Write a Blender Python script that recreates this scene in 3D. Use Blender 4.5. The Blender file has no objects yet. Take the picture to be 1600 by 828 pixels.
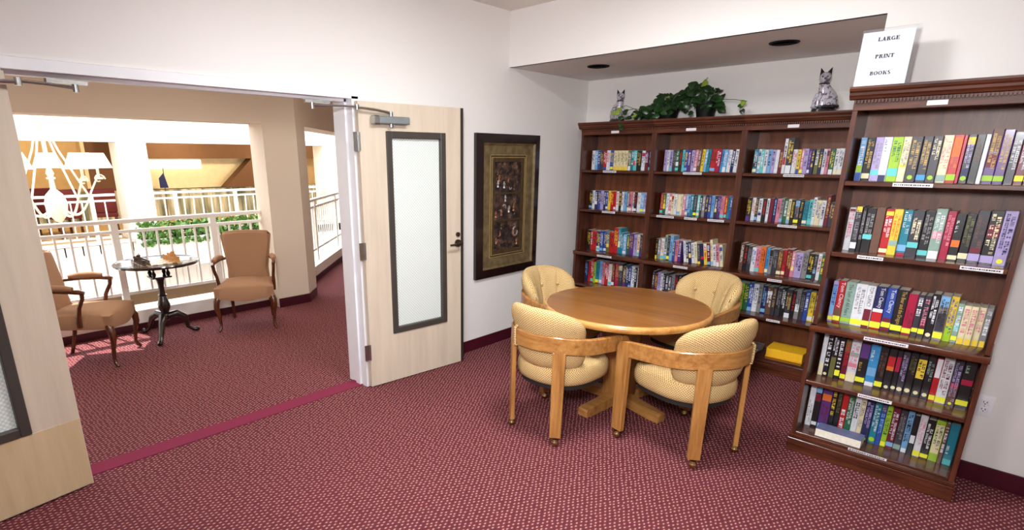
import bpy, bmesh, math, random
from mathutils import Vector, Matrix
from math import sin, cos, pi, radians as RAD

# ------------------------------------------------------------------ camera
scene = bpy.context.scene
COL = scene.collection
CAM = Vector((3.305, 0.0, 1.69))
cd = bpy.data.cameras.new('camera')
cd.sensor_width = 36.0
cd.lens = 855.13 / 1600 * 36
cd.shift_x = (800 - 733.0) / 1600
cd.shift_y = (499.5 - 414) / 1600
cd.clip_start = 0.05
cam = bpy.data.objects.new('camera', cd)
COL.objects.link(cam)
_y, _p, _r = -0.7825, 0.2886, -0.0023
fwd = Vector((sin(_y) * cos(_p), cos(_y) * cos(_p), -sin(_p)))
rt = Vector((cos(_y), -sin(_y), 0))
dn = fwd.cross(rt)
r2 = cos(_r) * rt + sin(_r) * dn
d2 = -sin(_r) * rt + cos(_r) * dn
m = Matrix((r2, -d2, -fwd)).transposed().to_4x4()
m.translation = CAM
cam.matrix_world = m
scene.camera = cam

# ------------------------------------------------------------------ world, sun, lamps, exposure
w = bpy.data.worlds.new('sky')
scene.world = w
w.use_nodes = True
bg = w.node_tree.nodes['Background']
bg.inputs[0].default_value = (0.93, 0.96, 1.0, 1)
bg.inputs[1].default_value = 3.2

def lamp(name, kind, loc, energy, color=(1, 1, 1), size=0.5, target=None, size_y=None, rot=None):
    l = bpy.data.lights.new(name, kind)
    l.energy = energy
    l.color = color
    if kind == 'AREA':
        l.size = size
        if size_y:
            l.shape = 'RECTANGLE'
            l.size_y = size_y
    elif kind == 'SUN':
        l.angle = size
    else:
        l.shadow_soft_size = size
    o = bpy.data.objects.new(name, l)
    COL.objects.link(o)
    o.location = loc
    if target is not None:
        o.rotation_euler = (Vector(target) - Vector(loc)).to_track_quat('-Z', 'Y').to_euler()
    return o

lamp('sun', 'SUN', (-6, 0, 9), 10.0, (1.0, 0.96, 0.88), RAD(0.6), target=(-6 + 3.9, 0.9, 9 - 8.6))
# photographer's flash, held just above the camera
fl = lamp('camera_flash', 'SPOT', (3.2, -0.15, 2.1), 430.0, (0.985, 0.99, 1.0), 0.18, target=(0.35, 4.4, 1.3))
fl.data.spot_size = RAD(100)
fl.data.spot_blend = 1.0
# added ceiling fill lights, out of view, evening out the reading room walls
for lx, ly, le in ((1.85, 2.3, 56.0), (2.0, 0.5, 40.0), (3.4, -1.6, 34.0), (4.7, 1.2, 22.0)):
    lamp('ceiling_fill_light', 'AREA', (lx, ly, 2.765), le, (0.97, 0.99, 1.0), 0.5, target=(lx, ly, 0))
# warm hall downlights
for hy in (0.2, 1.9, 3.6):
    lamp('hall_lamp_light', 'AREA', (-1.35, hy, 2.58), 12.0, (1.0, 0.90, 0.78), 0.25, target=(-1.35, hy, 0))

# added warm fill lights that brighten the gallery across the atrium
for gy in (1.8, 5.4, 8.6):
    lamp('gallery_fill_light', 'POINT', (-12.4, gy, 2.15), 110.0, (1.0, 0.88, 0.62), 0.12)

vs = scene.view_settings
vs.view_transform = 'Standard'
vs.look = 'None'
vs.exposure = 0.1
vs.gamma = 1.0
vs.use_curve_mapping = False
try:
    scene.cycles.use_denoising = True
    scene.cycles.denoiser = 'OPENIMAGEDENOISE'
    scene.cycles.max_bounces = 8
    scene.cycles.diffuse_bounces = 5
    scene.cycles.glossy_bounces = 3
    scene.cycles.sample_clamp_indirect = 6.0
    scene.cycles.caustics_reflective = False
    scene.cycles.caustics_refractive = False
except Exception:
    pass

random.seed(7)

# ------------------------------------------------------------------ mesh helpers
def B():
    return bmesh.new()

def box(bm, x0, x1, y0, y1, z0, z1, bev=0.0, seg=1):
    vs_ = [bm.verts.new(p) for p in ((x0, y0, z0), (x1, y0, z0), (x1, y1, z0), (x0, y1, z0),
                                     (x0, y0, z1), (x1, y0, z1), (x1, y1, z1), (x0, y1, z1))]
    fs = [bm.faces.new([vs_[i] for i in q]) for q in ((0, 3, 2, 1), (4, 5, 6, 7), (0, 1, 5, 4), (1, 2, 6, 5), (2, 3, 7, 6), (3, 0, 4, 7))]
    if bev > 0:
        es = set()
        for f in fs:
            es.update(f.edges)
        bmesh.ops.bevel(bm, geom=list(es), offset=bev, segments=seg, affect='EDGES', profile=0.5)
    return vs_

def frame_axes(d):
    d = Vector(d).normalized()
    a = Vector((0, 0, 1)) if abs(d.z) < 0.95 else Vector((1, 0, 0))
    u = d.cross(a).normalized()
    v = d.cross(u).normalized()
    return d, u, v

def tube(bm, pts, rad, seg=10, cap=True, flat=1.0):
    pts = [Vector(p) for p in pts]
    n = len(pts)
    if not isinstance(rad, (list, tuple)):
        rad = [rad] * n
    rings = []
    u = None
    for i, p in enumerate(pts):
        t = (pts[min(i + 1, n - 1)] - pts[max(i - 1, 0)]).normalized()
        if u is None:
            _, u, v = frame_axes(t)
        else:
            u = (u - t * u.dot(t)).normalized()
            v = t.cross(u)
        rings.append([bm.verts.new(p + rad[i] * (cos(a) * u + sin(a) * v * flat)) for a in [2 * pi * k / seg for k in range(seg)]])
    for i in range(n - 1):
        for k in range(seg):
            bm.faces.new((rings[i][k], rings[i][(k + 1) % seg], rings[i + 1][(k + 1) % seg], rings[i + 1][k]))
    if cap:
        bm.faces.new(rings[0][::-1])
        bm.faces.new(rings[-1])
    return rings

def cyl(bm, p0, p1, r0, r1=None, seg=16):
    tube(bm, [p0, p1], [r0, r0 if r1 is None else r1], seg)

def lathe(bm, prof, seg=24, c=(0, 0, 0), mod=None):
    rings = []
    for r, z in prof:
        ring = []
        for k in range(seg):
            a = 2 * pi * k / seg
            rr = max(r, 1e-4) * (mod(a, r, z) if mod else 1)
            ring.append(bm.verts.new((c[0] + rr * cos(a), c[1] + rr * sin(a), c[2] + z)))
        rings.append(ring)
    for i in range(len(rings) - 1):
        for k in range(seg):
            bm.faces.new((rings[i][k], rings[i][(k + 1) % seg], rings[i + 1][(k + 1) % seg], rings[i + 1][k]))
    bm.faces.new(rings[0][::-1])
    bm.faces.new(rings[-1])

def prism(bm, poly, z0, z1, fn=None):
    """extrude a 2-D polygon; fn maps (a, b, h) to a 3-D point"""
    fn = fn or (lambda a, b, h: (a, b, h))
    lo = [bm.verts.new(fn(a, b, z0)) for a, b in poly]
    hi = [bm.verts.new(fn(a, b, z1)) for a, b in poly]
    n = len(poly)
    bm.faces.new(lo[::-1])
    bm.faces.new(hi)
    for i in range(n):
        bm.faces.new((lo[i], lo[(i + 1) % n], hi[(i + 1) % n], hi[i]))

def strip_band(bm, path, z0, z1, th):
    """upright bent board along a plan path; z0/z1 lists or numbers"""
    n = len(path)
    P = [Vector((p[0], p[1])) for p in path]
    g = lambda z, i: z[i] if isinstance(z, (list, tuple)) else z
    rings = []
    for i in range(n):
        t = (P[min(i + 1, n - 1)] - P[max(i - 1, 0)]).normalized()
        nn = Vector((-t.y, t.x)) * th / 2
        a, b = P[i] + nn, P[i] - nn
        e = 0.006
        lo, hi = g(z0, i), g(z1, i)
        ia, ib = P[i] + nn * 0.55, P[i] - nn * 0.55
        rings.append([bm.verts.new(q) for q in ((ib.x, ib.y, lo), (b.x, b.y, lo + e), (b.x, b.y, hi - e), (ib.x, ib.y, hi),
                                                (ia.x, ia.y, hi), (a.x, a.y, hi - e), (a.x, a.y, lo + e), (ia.x, ia.y, lo))])
    for i in range(n - 1):
        for k in range(8):
            bm.faces.new((rings[i][k], rings[i][(k + 1) % 8], rings[i + 1][(k + 1) % 8], rings[i + 1][k]))
    bm.faces.new(rings[0][::-1])
    bm.faces.new(rings[-1])

def sphere(bm, c, r, seg=12, rings=8, s=(1, 1, 1)):
    prof = [(r * sin(pi * i / rings), -r * cos(pi * i / rings)) for i in range(rings + 1)]
    st = len(bm.verts)
    lathe(bm, [(a, b) for a, b in prof], seg)
    bm.verts.ensure_lookup_table()
    for v in bm.verts[st:]:
        v.co = Vector((v.co.x * s[0] + c[0], v.co.y * s[1] + c[1], v.co.z * s[2] + c[2]))

def mk(name, bm, mat, parent=None, smooth=35, loc=None, rotz=None, color=None):
    bmesh.ops.recalc_face_normals(bm, faces=bm.faces)
    me = bpy.data.meshes.new(name)
    bm.to_mesh(me)
    bm.free()
    if smooth:
        for p in me.polygons:
            p.use_smooth = True
        me.set_sharp_from_angle(angle=RAD(smooth))
    if mat is not None:
        me.materials.append(M[mat] if isinstance(mat, str) else mat)
    o = bpy.data.objects.new(name, me)
    COL.objects.link(o)
    if parent is not None:
        o.parent = parent
    if loc is not None:
        o.location = loc
    if rotz is not None:
        o.rotation_euler = (0, 0, rotz)
    if color is not None:
        o.color = (color[0], color[1], color[2], 1)
    return o

def bxo(name, mat, parent, x0, x1, y0, y1, z0, z1, bev=0.0, seg=1, color=None):
    bm = B()
    box(bm, x0, x1, y0, y1, z0, z1, bev, seg)
    return mk(name, bm, mat, parent, color=color)

def thing(name, label, cat, loc=(0, 0, 0), rotz=0.0, group=None):
    o = bpy.data.objects.new(name, None)
    o.empty_display_size = 0.05
    COL.objects.link(o)
    o.location = loc
    o.rotation_euler = (0, 0, rotz)
    return tag(o, label, cat, group)

def tag(o, label, cat, group=None):
    o['label'] = label
    o['category'] = cat
    if group:
        o['group'] = group
    return o

def struct(o, label=None):
    o['kind'] = 'structure'
    if label:
        o['label'] = label
    return o

def dup(root, loc, rotz, label=None, group=None):
    r = root.copy()
    COL.objects.link(r)
    r.location = loc
    r.rotation_euler = (0, 0, rotz)
    if label:
        r['label'] = label
    if group:
        r['group'] = group
    for ch in list(root.children):
        c = ch.copy()
        COL.objects.link(c)
        c.parent = r
        for g in list(ch.children):
            d = g.copy()
            COL.objects.link(d)
            d.parent = c
    return r

# ------------------------------------------------------------------ materials
M = {}

def sr(r, g, b):
    f = lambda c: (c / 255 / 12.92) if c / 255 <= 0.04045 else ((c / 255 + 0.055) / 1.055) ** 2.4
    return (f(r), f(g), f(b), 1.0)

class NT:
    def __init__(self, name):
        self.m = bpy.data.materials.new(name)
        self.m.use_nodes = True
        self.t = self.m.node_tree
        self.b = self.t.nodes['Principled BSDF']
        M[name] = self.m
    def n(self, typ, **kw):
        nd = self.t.nodes.new(typ)
        for k, v in kw.items():
            if k.startswith('i_'):
                nd.inputs[k[2:].replace('_', ' ')].default_value = v
            else:
                setattr(nd, k, v)
        return nd
    def l(self, a, b):
        self.t.links.new(a, b)
    def coord(self, scale=(1, 1, 1), rot=(0, 0, 0), kind='Object'):
        tc = self.n('ShaderNodeTexCoord')
        mp = self.n('ShaderNodeMapping')
        mp.inputs['Scale'].default_value = scale
        mp.inputs['Rotation'].default_value = rot
        self.l(tc.outputs[kind], mp.inputs['Vector'])
        return mp.outputs['Vector']
    def mix(self, fac, a, b, blend='MIX'):
        mx = self.n('ShaderNodeMix', data_type='RGBA', blend_type=blend)
        for sock, v in ((mx.inputs[0], fac), (mx.inputs[6], a), (mx.inputs[7], b)):
            if hasattr(v, 'is_output'):
                self.l(v, sock)
            else:
                sock.default_value = v
        return mx.outputs[2]
    def ramp(self, fac, stops):
        r = self.n('ShaderNodeValToRGB')
        e = r.color_ramp.elements
        while len(e) < len(stops):
            e.new(0.5)
        for i, (p, c) in enumerate(stops):
            e[i].position = p
            e[i].color = c if len(c) == 4 else (*c, 1)
        self.l(fac, r.inputs[0])
        return r.outputs[0]
    def noise(self, vec, scale, detail=3, rough=0.5):
        nz = self.n('ShaderNodeTexNoise')
        nz.inputs['Scale'].default_value = scale
        nz.inputs['Detail'].default_value = detail
        nz.inputs['Roughness'].default_value = rough
        self.l(vec, nz.inputs['Vector'])
        return nz.outputs[0]
    def bump(self, h, strength=0.2, dist=0.01):
        bp = self.n('ShaderNodeBump')
        bp.inputs['Strength'].default_value = strength
        bp.inputs['Distance'].default_value = dist
        self.l(h, bp.inputs['Height'])
        self.l(bp.outputs[0], self.b.inputs['Normal'])
    def out(self, col, rough=0.5, metal=0.0, spec=None, coat=None):
        if hasattr(col, 'is_output'):
            self.l(col, self.b.inputs['Base Color'])
        else:
            self.b.inputs['Base Color'].default_value = col
        self.b.inputs['Roughness'].default_value = rough
        self.b.inputs['Metallic'].default_value = metal
        if spec is not None:
            self.b.inputs['Specular IOR Level'].default_value = spec
        if coat is not None:
            self.b.inputs['Coat Weight'].default_value = coat
            self.b.inputs['Coat Roughness'].default_value = 0.12
        return self.m

BW = ((0, 0, 0, 1), (1, 1, 1, 1))

def plain(name, col, rough=0.5, metal=0.0, var=0.06, scale=6.0, spec=None, coat=None):
    t = NT(name)
    nz = t.noise(t.coord(), scale, 3)
    lo = tuple(c * (1 - var) for c in col[:3]) + (1,)
    hi = tuple(min(1, c * (1 + var)) for c in col[:3]) + (1,)
    t.out(t.ramp(nz, [(0.3, lo), (0.7, hi)]), rough, metal, spec, coat)
    return t

def painted(name, col, bump=0.05):
    t = NT(name)
    v = t.coord()
    t.out(t.ramp(t.noise(v, 1.3, 3), [(0.3, tuple(c * 0.975 for c in col[:3]) + (1,)), (0.7, col)]), 0.75, spec=0.25)
    t.bump(t.noise(v, 160, 2), bump, 0.002)

painted('wall_paint', sr(229, 225, 222))
painted('hall_paint', sr(226, 212, 194))
painted('atrium_paint', sr(242, 238, 230))
painted('ceiling_paint', sr(232, 226, 218))

def carpet(name, base, lite, dark, pitch=0.0185):
    t = NT(name)
    v = t.coord((1 / pitch, 0.6 / pitch, 1), (0, 0, RAD(-46)))
    vo = t.n('ShaderNodeTexVoronoi', voronoi_dimensions='2D', feature='F1')
    vo.inputs['Scale'].default_value = 1.0
    vo.inputs['Randomness'].default_value = 0.28
    t.l(v, vo.inputs['Vector'])
    dots = t.ramp(vo.outputs['Distance'], [(0.10, (1, 1, 1, 1)), (0.27, (0, 0, 0, 1))])
    n1 = t.noise(t.coord((1, 1, 1)), 1.1, 4, 0.6)
    n2 = t.noise(t.coord((1, 1, 1)), 260, 2, 0.7)
    c = t.mix(t.ramp(n1, [(0.35, BW[0]), (0.7, BW[1])]), base, tuple(x * 0.8 for x in base[:3]) + (1,))
    c = t.mix(t.ramp(n2, [(0.35, BW[0]), (0.65, BW[1])]), c, dark)
    edge = t.ramp(vo.outputs['Distance'], [(0.44, BW[0]), (0.7, BW[1])])
    c = t.mix(edge, c, dark)
    c = t.mix(dots, c, lite)
    t.out(c, 0.95, spec=0.1)
    t.bump(t.mix(0.5, n2, dots), 0.45, 0.006)

carpet('carpet', sr(122, 60, 66), sr(196, 148, 140), sr(82, 36, 44))
plain('carpet_strip', sr(126, 46, 70), 0.95, var=0.12, scale=300, spec=0.1)
plain('baseboard', sr(66, 12, 30), 0.35, var=0.1)

def wood(name, c0, c1, c2, axis='x', scale=1.0, rough=0.35, coat=0.0, spec=0.5, lines=1.0):
    t = NT(name)
    s = {'x': (1.2, 14, 14), 'y': (14, 1.2, 14), 'z': (14, 14, 1.2)}[axis]
    v = t.coord(tuple(k * scale for k in s))
    n1 = t.noise(v, 2.2, 5, 0.62)
    n2 = t.noise(v, 11.0, 3, 0.7)
    c = t.ramp(n1, [(0.28, c0), (0.5, c1), (0.74, c2)])
    c = t.mix(t.ramp(n2, [(0.45, (0, 0, 0, 1)), (0.75, (0.45 * lines,) * 3 + (1,))]), c, c0)
    t.out(c, rough, spec=spec, coat=coat)
    t.bump(n2, 0.06, 0.002)

wood('mahogany', sr(44, 20, 12), sr(80, 40, 25), sr(104, 56, 35), 'z', 1.0, 0.3, coat=0.25)
wood('mahogany_h', sr(44, 20, 12), sr(82, 41, 25), sr(108, 58, 36), 'x', 1.0, 0.26, coat=0.2)
wood('mahogany_trim', sr(44, 20, 12), sr(82, 41, 25), sr(108, 58, 36), 'x', 1.0, 0.45, spec=0.35)
wood('mahogany_back', sr(68, 32, 16), sr(104, 55, 30), sr(124, 70, 42), 'z', 0.7, 0.4)
wood('oak', sr(130, 82, 36), sr(170, 118, 62), sr(190, 140, 80), 'z', 1.0, 0.35, coat=0.2)
wood('oak_h', sr(130, 82, 36), sr(170, 118, 62), sr(190, 140, 80), 'x', 1.0, 0.35, coat=0.2)
wood('table_top', sr(112, 66, 24), sr(144, 92, 40), sr(162, 108, 52), 'x', 0.6, 0.28, coat=0.25, lines=0.7)
wood('table_edge', sr(168, 110, 50), sr(200, 146, 80), sr(216, 164, 96), 'x', 0.6, 0.25, coat=0.3)
wood('maple', sr(192, 176, 158), sr(202, 187, 168), sr(210, 195, 176), 'z', 0.5, 0.45, lines=0.25)
wood('maple_tan', sr(190, 164, 128), sr(200, 176, 140), sr(208, 184, 148), 'z', 0.5, 0.45, lines=0.25)
wood('walnut', sr(52, 24, 10), sr(92, 46, 22), sr(120, 64, 32), 'z', 1.6, 0.25, coat=0.4)
wood('blackwood', sr(18, 12, 9), sr(36, 24, 19), sr(56, 40, 32), 'z', 2.0, 0.22, coat=0.5)

def weave(name, base, dot, pitch=0.0095, bump=0.5, uv=False):
    t = NT(name)
    # wrap the cloth round the upright faces, lay it flat on top
    tc = t.n('ShaderNodeTexCoord')
    sx = t.n('ShaderNodeSeparateXYZ')
    t.l(tc.outputs['Object'], sx.inputs[0])
    sn = t.n('ShaderNodeSeparateXYZ')
    t.l(tc.outputs['Normal'], sn.inputs[0])
    an = t.n('ShaderNodeMath', operation='ARCTAN2')
    t.l(sx.outputs[0], an.inputs[0])
    t.l(sx.outputs[1], an.inputs[1])
    am = t.n('ShaderNodeMath', operation='MULTIPLY')
    t.l(an.outputs[0], am.inputs[0])
    am.inputs[1].default_value = 0.26
    c1 = t.n('ShaderNodeCombineXYZ')
    t.l(am.outputs[0], c1.inputs[0])
    t.l(sx.outputs[2], c1.inputs[1])
    c2 = t.n('ShaderNodeCombineXYZ')
    t.l(sx.outputs[0], c2.inputs[0])
    t.l(sx.outputs[1], c2.inputs[1])
    ab = t.n('ShaderNodeMath', operation='ABSOLUTE')
    t.l(sn.outputs[2], ab.inputs[0])
    gt = t.n('ShaderNodeMath', operation='GREATER_THAN')
    t.l(ab.outputs[0], gt.inputs[0])
    gt.inputs[1].default_value = 0.8
    mv = t.n('ShaderNodeMix', data_type='VECTOR')
    t.l(gt.outputs[0], mv.inputs[0])
    t.l(c1.outputs[0], mv.inputs[4])
    t.l(c2.outputs[0], mv.inputs[5])
    mp = t.n('ShaderNodeMapping')
    mp.inputs['Scale'].default_value = (1 / pitch,) * 3
    mp.inputs['Rotation'].default_value = (0, 0, RAD(45))
    t.l(tc.outputs['UV'] if uv else mv.outputs[1], mp.inputs['Vector'])
    v = mp.outputs['Vector']
    vo = t.n('ShaderNodeTexVoronoi', voronoi_dimensions='2D', feature='F1')
    vo.inputs['Scale'].default_value = 1.0
    vo.inputs['Randomness'].default_value = 0.12
    t.l(v, vo.inputs['Vector'])
    d = t.ramp(vo.outputs['Distance'], [(0.18, (1, 1, 1, 1)), (0.42, (0, 0, 0, 1))])
    n = t.noise(t.coord(), 5, 3)
    c = t.mix(n, base, tuple(x * 0.82 for x in base[:3]) + (1,))
    c = t.mix(d, c, dot)
    t.out(c, 0.92, spec=0.15)
    t.bump(vo.outputs['Distance'], bump, 0.004)

weave('chair_weave', sr(222, 192, 138), sr(126, 86, 40), 0.0105)
weave('cushion_weave', sr(222, 192, 138), sr(126, 86, 40), 0.0105, uv=True)
weave('armchair_fabric', sr(174, 134, 104), sr(150, 110, 80), 0.006, 0.25)

plain('white_enamel', sr(228, 228, 232), 0.35, var=0.03)
plain('rail_paint', sr(246, 244, 238), 0.4, var=0.02)
plain('dark_frame', sr(62, 56, 52), 0.45, var=0.1)
plain('door_edge', sr(42, 34, 30), 0.6)
plain('steel', sr(176, 176, 174), 0.3, 1.0, var=0.08, scale=40)
plain('aluminium', sr(150, 158, 160), 0.42, 0.7, var=0.06, scale=30)
plain('bronze', sr(92, 78, 66), 0.35, 0.9, var=0.15)
plain('antique_brass', sr(176, 150, 104), 0.24, 1.0, var=0.15, scale=50)
plain('black_plastic', sr(12, 12, 12), 0.6, spec=0.2)
plain('can_black', sr(7, 7, 7), 0.7, spec=0.2)
plain('seat_pan', sr(24, 20, 18), 0.8)
plain('paper', sr(232, 226, 210), 0.8, var=0.08, scale=60)
plain('sign_paper', sr(212, 217, 228), 0.6, var=0.01)
plain('ink', sr(24, 20, 26), 0.6)
plain('strip_label', sr(222, 219, 224), 0.5, var=0.03)
plain('outlet_white', sr(232, 230, 236), 0.4, var=0.02)
plain('far_tan', sr(196, 160, 108), 0.8)
plain('far_brown', sr(112, 76, 46), 0.8)
plain('far_cream', sr(238, 220, 178), 0.8)
plain('far_red', sr(104, 30, 24), 0.8, var=0.2)
plain('far_blue', sr(34, 40, 92), 0.8)
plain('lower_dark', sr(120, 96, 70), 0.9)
plain('porcelain_dark', sr(40, 36, 40), 0.25, var=0.5, scale=60)
plain('chess_dark', sr(64, 40, 20), 0.35, var=0.2, scale=80)
plain('chess_light', sr(196, 140, 70), 0.35, var=0.15, scale=80)
plain('soil', sr(40, 28, 20), 0.95)
plain('stem', sr(74, 92, 40), 0.7)
plain('chandelier_paint', sr(240, 234, 216), 0.4)
plain('lamp_shade', sr(255, 250, 240), 0.8, var=0.01)
plain('magazine_grey', sr(120, 116, 128), 0.4, var=0.4, scale=25)
plain('cover_slate', sr(92, 98, 132), 0.4, var=0.2, scale=30)
plain('magazine_blue', sr(120, 160, 210), 0.4, var=0.3, scale=30)
plain('directory_yellow', sr(250, 190, 30), 0.55, var=0.05, scale=90)

def leafmat(name, a, b):
    t = NT(name)
    oi = t.n('ShaderNodeObjectInfo')
    c = t.mix(oi.outputs['Random'], a, b)
    n = t.noise(t.coord(), 70, 2)
    t.out(t.mix(n, c, tuple(x * 0.7 for x in a[:3]) + (1,)), 0.35)
leafmat('leaf_dark', sr(20, 50, 18), sr(40, 82, 30))
leafmat('leaf_lime', sr(130, 160, 44), sr(160, 184, 70))
leafmat('leaf_far', sr(60, 110, 40), sr(110, 150, 70))

def objcol(name, rough, coat=0.0, grain=0.12):
    t = NT(name)
    oi = t.n('ShaderNodeObjectInfo')
    n = t.noise(t.coord(), 45, 3)
    t.out(t.mix(t.ramp(n, [(0.3, (grain * 1.6,) * 3 + (1,)), (0.7, (0, 0, 0, 1))]), oi.outputs['Color'], (0.02, 0.02, 0.02, 1)), rough, coat=coat)
objcol('book_cover', 0.35, 0.25)
objcol('print_ink', 0.45, 0.0, 0.0)

def checker_mat(name, a, b, scale):
    t = NT(name)
    ck = t.n('ShaderNodeTexChecker')
    ck.inputs['Color1'].default_value = a
    ck.inputs['Color2'].default_value = b
    ck.inputs['Scale'].default_value = scale
    t.l(t.coord(), ck.inputs['Vector'])
    t.out(ck.outputs[0], 0.3)
checker_mat('chess_squares', sr(226, 206, 176), sr(150, 110, 70), 1 / 0.042)

# patterned obscure glass of the door lights
t = NT('patterned_glass')
v = t.coord((1, 1, 1), (0, RAD(45), 0))
vo = t.n('ShaderNodeTexVoronoi', voronoi_dimensions='3D')
vo.inputs['Scale'].default_value = 62
vo.inputs['Randomness'].default_value = 0.0
t.l(v, vo.inputs['Vector'])
c = t.ramp(vo.outputs['Distance'], [(0.2, sr(240, 244, 240)), (0.62, sr(200, 210, 205))])
t.out(c, 0.3, spec=0.5)
t.b.inputs['Transmission Weight'].default_value = 0.08
t.bump(vo.outputs['Distance'], 0.5, 0.003)

# picture: embossed copper / silver relief in the sunk panel
t = NT('relief_art')
v = t.coord((1, 1, 1))
n1 = t.noise(v, 14, 6, 0.7)
n2 = t.noise(v, 30, 4, 0.6)
c = t.ramp(n1, [(0.34, sr(22, 20, 24)), (0.5, sr(70, 56, 50)), (0.6, sr(126, 92, 72)), (0.72, sr(176, 168, 160))])
c = t.mix(t.ramp(n2, [(0.4, BW[0]), (0.7, (0.7, 0.7, 0.7, 1))]), c, sr(26, 22, 26))
t.out(c, 0.4, metal=0.3)
t.bump(n1, 0.8, 0.01)
plain('relief_silver', sr(170, 164, 160), 0.35, 0.4, var=0.4, scale=40)
plain('relief_copper', sr(150, 100, 76), 0.4, 0.4, var=0.4, scale=40)
plain('frame_black', sr(30, 16, 16), 0.25, coat=0.4)
plain('mat_gold', sr(112, 94, 64), 0.5, 0.2, var=0.35, scale=18)
plain('gilt_line', sr(176, 150, 98), 0.35, 0.4, var=0.2, scale=30)
plain('mat_gold_dark', sr(76, 58, 36), 0.5, 0.2, var=0.35, scale=18)

# painted porcelain
t = NT('porcelain')
v = t.coord()
vo = t.n('ShaderNodeTexVoronoi', feature='SMOOTH_F1')
vo.inputs['Scale'].default_value = 22
t.l(v, vo.inputs['Vector'])
n = t.noise(v, 26, 4, 0.6)
c = t.ramp(n, [(0.36, sr(104, 98, 108)), (0.42, sr(196, 196, 206)), (0.52, sr(190, 190, 198)), (0.56, sr(150, 112, 140)), (0.61, sr(84, 78, 86)), (0.68, sr(160, 154, 112))])
t.out(c, 0.15, coat=0.5)

# far wall: mottled drapery / stone band
t = NT('far_pattern')
v = t.coord((1, 5, 0.6))
t.out(t.ramp(t.noise(v, 1.6, 4), [(0.35, sr(110, 116, 96)), (0.5, sr(170, 168, 140)), (0.65, sr(226, 218, 190))]), 0.8)

t = NT('bright_window')
t.out((1, 1, 1, 1), 0.5)
t.b.inputs['Emission Color'].default_value = (1.0, 0.98, 0.92, 1)
t.b.inputs['Emission Strength'].default_value = 1.6

t = NT('clear_acrylic')
t.out((0.95, 0.97, 1, 1), 0.05)
t.b.inputs['Transmission Weight'].default_value = 0.9
t.b.inputs['IOR'].default_value = 1.2

# added translucent sheet, out of view, diffusing the sun over part of the atrium
t = NT('sun_diffuser')
tr = t.n('ShaderNodeBsdfTranslucent')
tr.inputs['Color'].default_value = (0.95, 0.97, 1.0, 1)
t.l(tr.outputs[0], t.t.nodes['Material Output'].inputs['Surface'])

# ================================================================== the setting
WL_T = 0.20          # thickness of the left wall
OY0, OY1, OZ = 0.40, 2.20, 2.075   # door opening
CEIL = 2.84

bm = B()
prism(bm, [(-2.80, -3.2), (6.2, -3.2), (6.2, 5.12), (-0.2, 5.12), (-0.2, 8.2), (-7.95, 8.2), (-3.02, 3.27), (-2.80, 3.05)], -0.12, 0.0)
struct(mk('floor', bm, 'carpet', smooth=0), 'maroon carpet flecked with pale dots')
struct(bxo('trim_1', 'carpet_strip', None, -0.165, -0.035, OY0, OY1, 0.0, 0.006), 'plain magenta carpet strip across the doorway')

bm = B()
box(bm, -WL_T, 0, -3.2, OY0 - 0.02, 0, CEIL)
box(bm, -WL_T, 0, OY1 + 0.02, 5.12, 0, CEIL)
box(bm, -WL_T, 0, OY0 - 0.02, OY1 + 0.02, OZ, CEIL)
struct(mk('wall_left', bm, 'wall_paint', smooth=0), 'off white wall with the double doorway')
struct(bxo('wall_back', 'wall_paint', None, -0.0, 2.72, 5.0, 5.12, 0, CEIL), 'white wall at the back of the bookcase alcove')
bm = B()
box(bm, 2.60, 6.2, 3.80, 3.92, 0, CEIL)
box(bm, 2.60, 2.72, 3.92, 5.0, 0, CEIL)
struct(mk('wall_right', bm, 'wall_paint', smooth=0), 'off white wall behind the large print bookcase')
struct(bxo('wall_rear', 'wall_paint', None, -0.2, 6.2, -3.3, -3.2, 0, CEIL), 'off white rear wall')
struct(bxo('wall_far', 'wall_paint', None, 6.2, 6.3, -3.3, 3.92, 0, CEIL), 'off white side wall')
struct(bxo('ceiling', 'ceiling_paint', None, -0.2, 6.3, -3.3, 5.12, CEIL, CEIL + 0.1), 'white ceiling of the reading room')

# bulkhead over the alcove, underside with two holes for the recessed cans
bm = B()
XS = [0.0, 0.43, 0.73, 1.83, 2.13, 2.60]
YS = [3.80, 4.10, 4.40, 5.0]
ZB = 2.415
DL = [(0.58, 4.25), (1.98, 4.25)]
CR = 0.078
for i in range(5):
    for j in range(3):
        x0, x1, y0, y1 = XS[i], XS[i + 1], YS[j], YS[j + 1]
        if j == 1 and i in (1, 3):
            c = DL[0] if i == 1 else DL[1]
            n = 32
            inn, outr = [], []
            for k in range(n):
                a = 2 * pi * k / n
                s = 0.15 / max(abs(cos(a)), abs(sin(a)))
                inn.append(bm.verts.new((c[0] + CR * cos(a), c[1] + CR * sin(a), ZB)))
                outr.append(bm.verts.new((c[0] + s * cos(a), c[1] + s * sin(a), ZB)))
            for k in range(n):
                bm.faces.new((inn[k], inn[(k + 1) % n], outr[(k + 1) % n], outr[k]))
        else:
            bm.faces.new([bm.verts.new(p) for p in ((x0, y0, ZB), (x0, y1, ZB), (x1, y1, ZB), (x1, y0, ZB))])
box(bm, 0, 2.60, 3.80, 3.83, ZB, CEIL)
struct(mk('wall_bulkhead', bm, 'wall_paint', smooth=0), 'lowered white bulkhead over the bookcase alcove')

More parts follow.
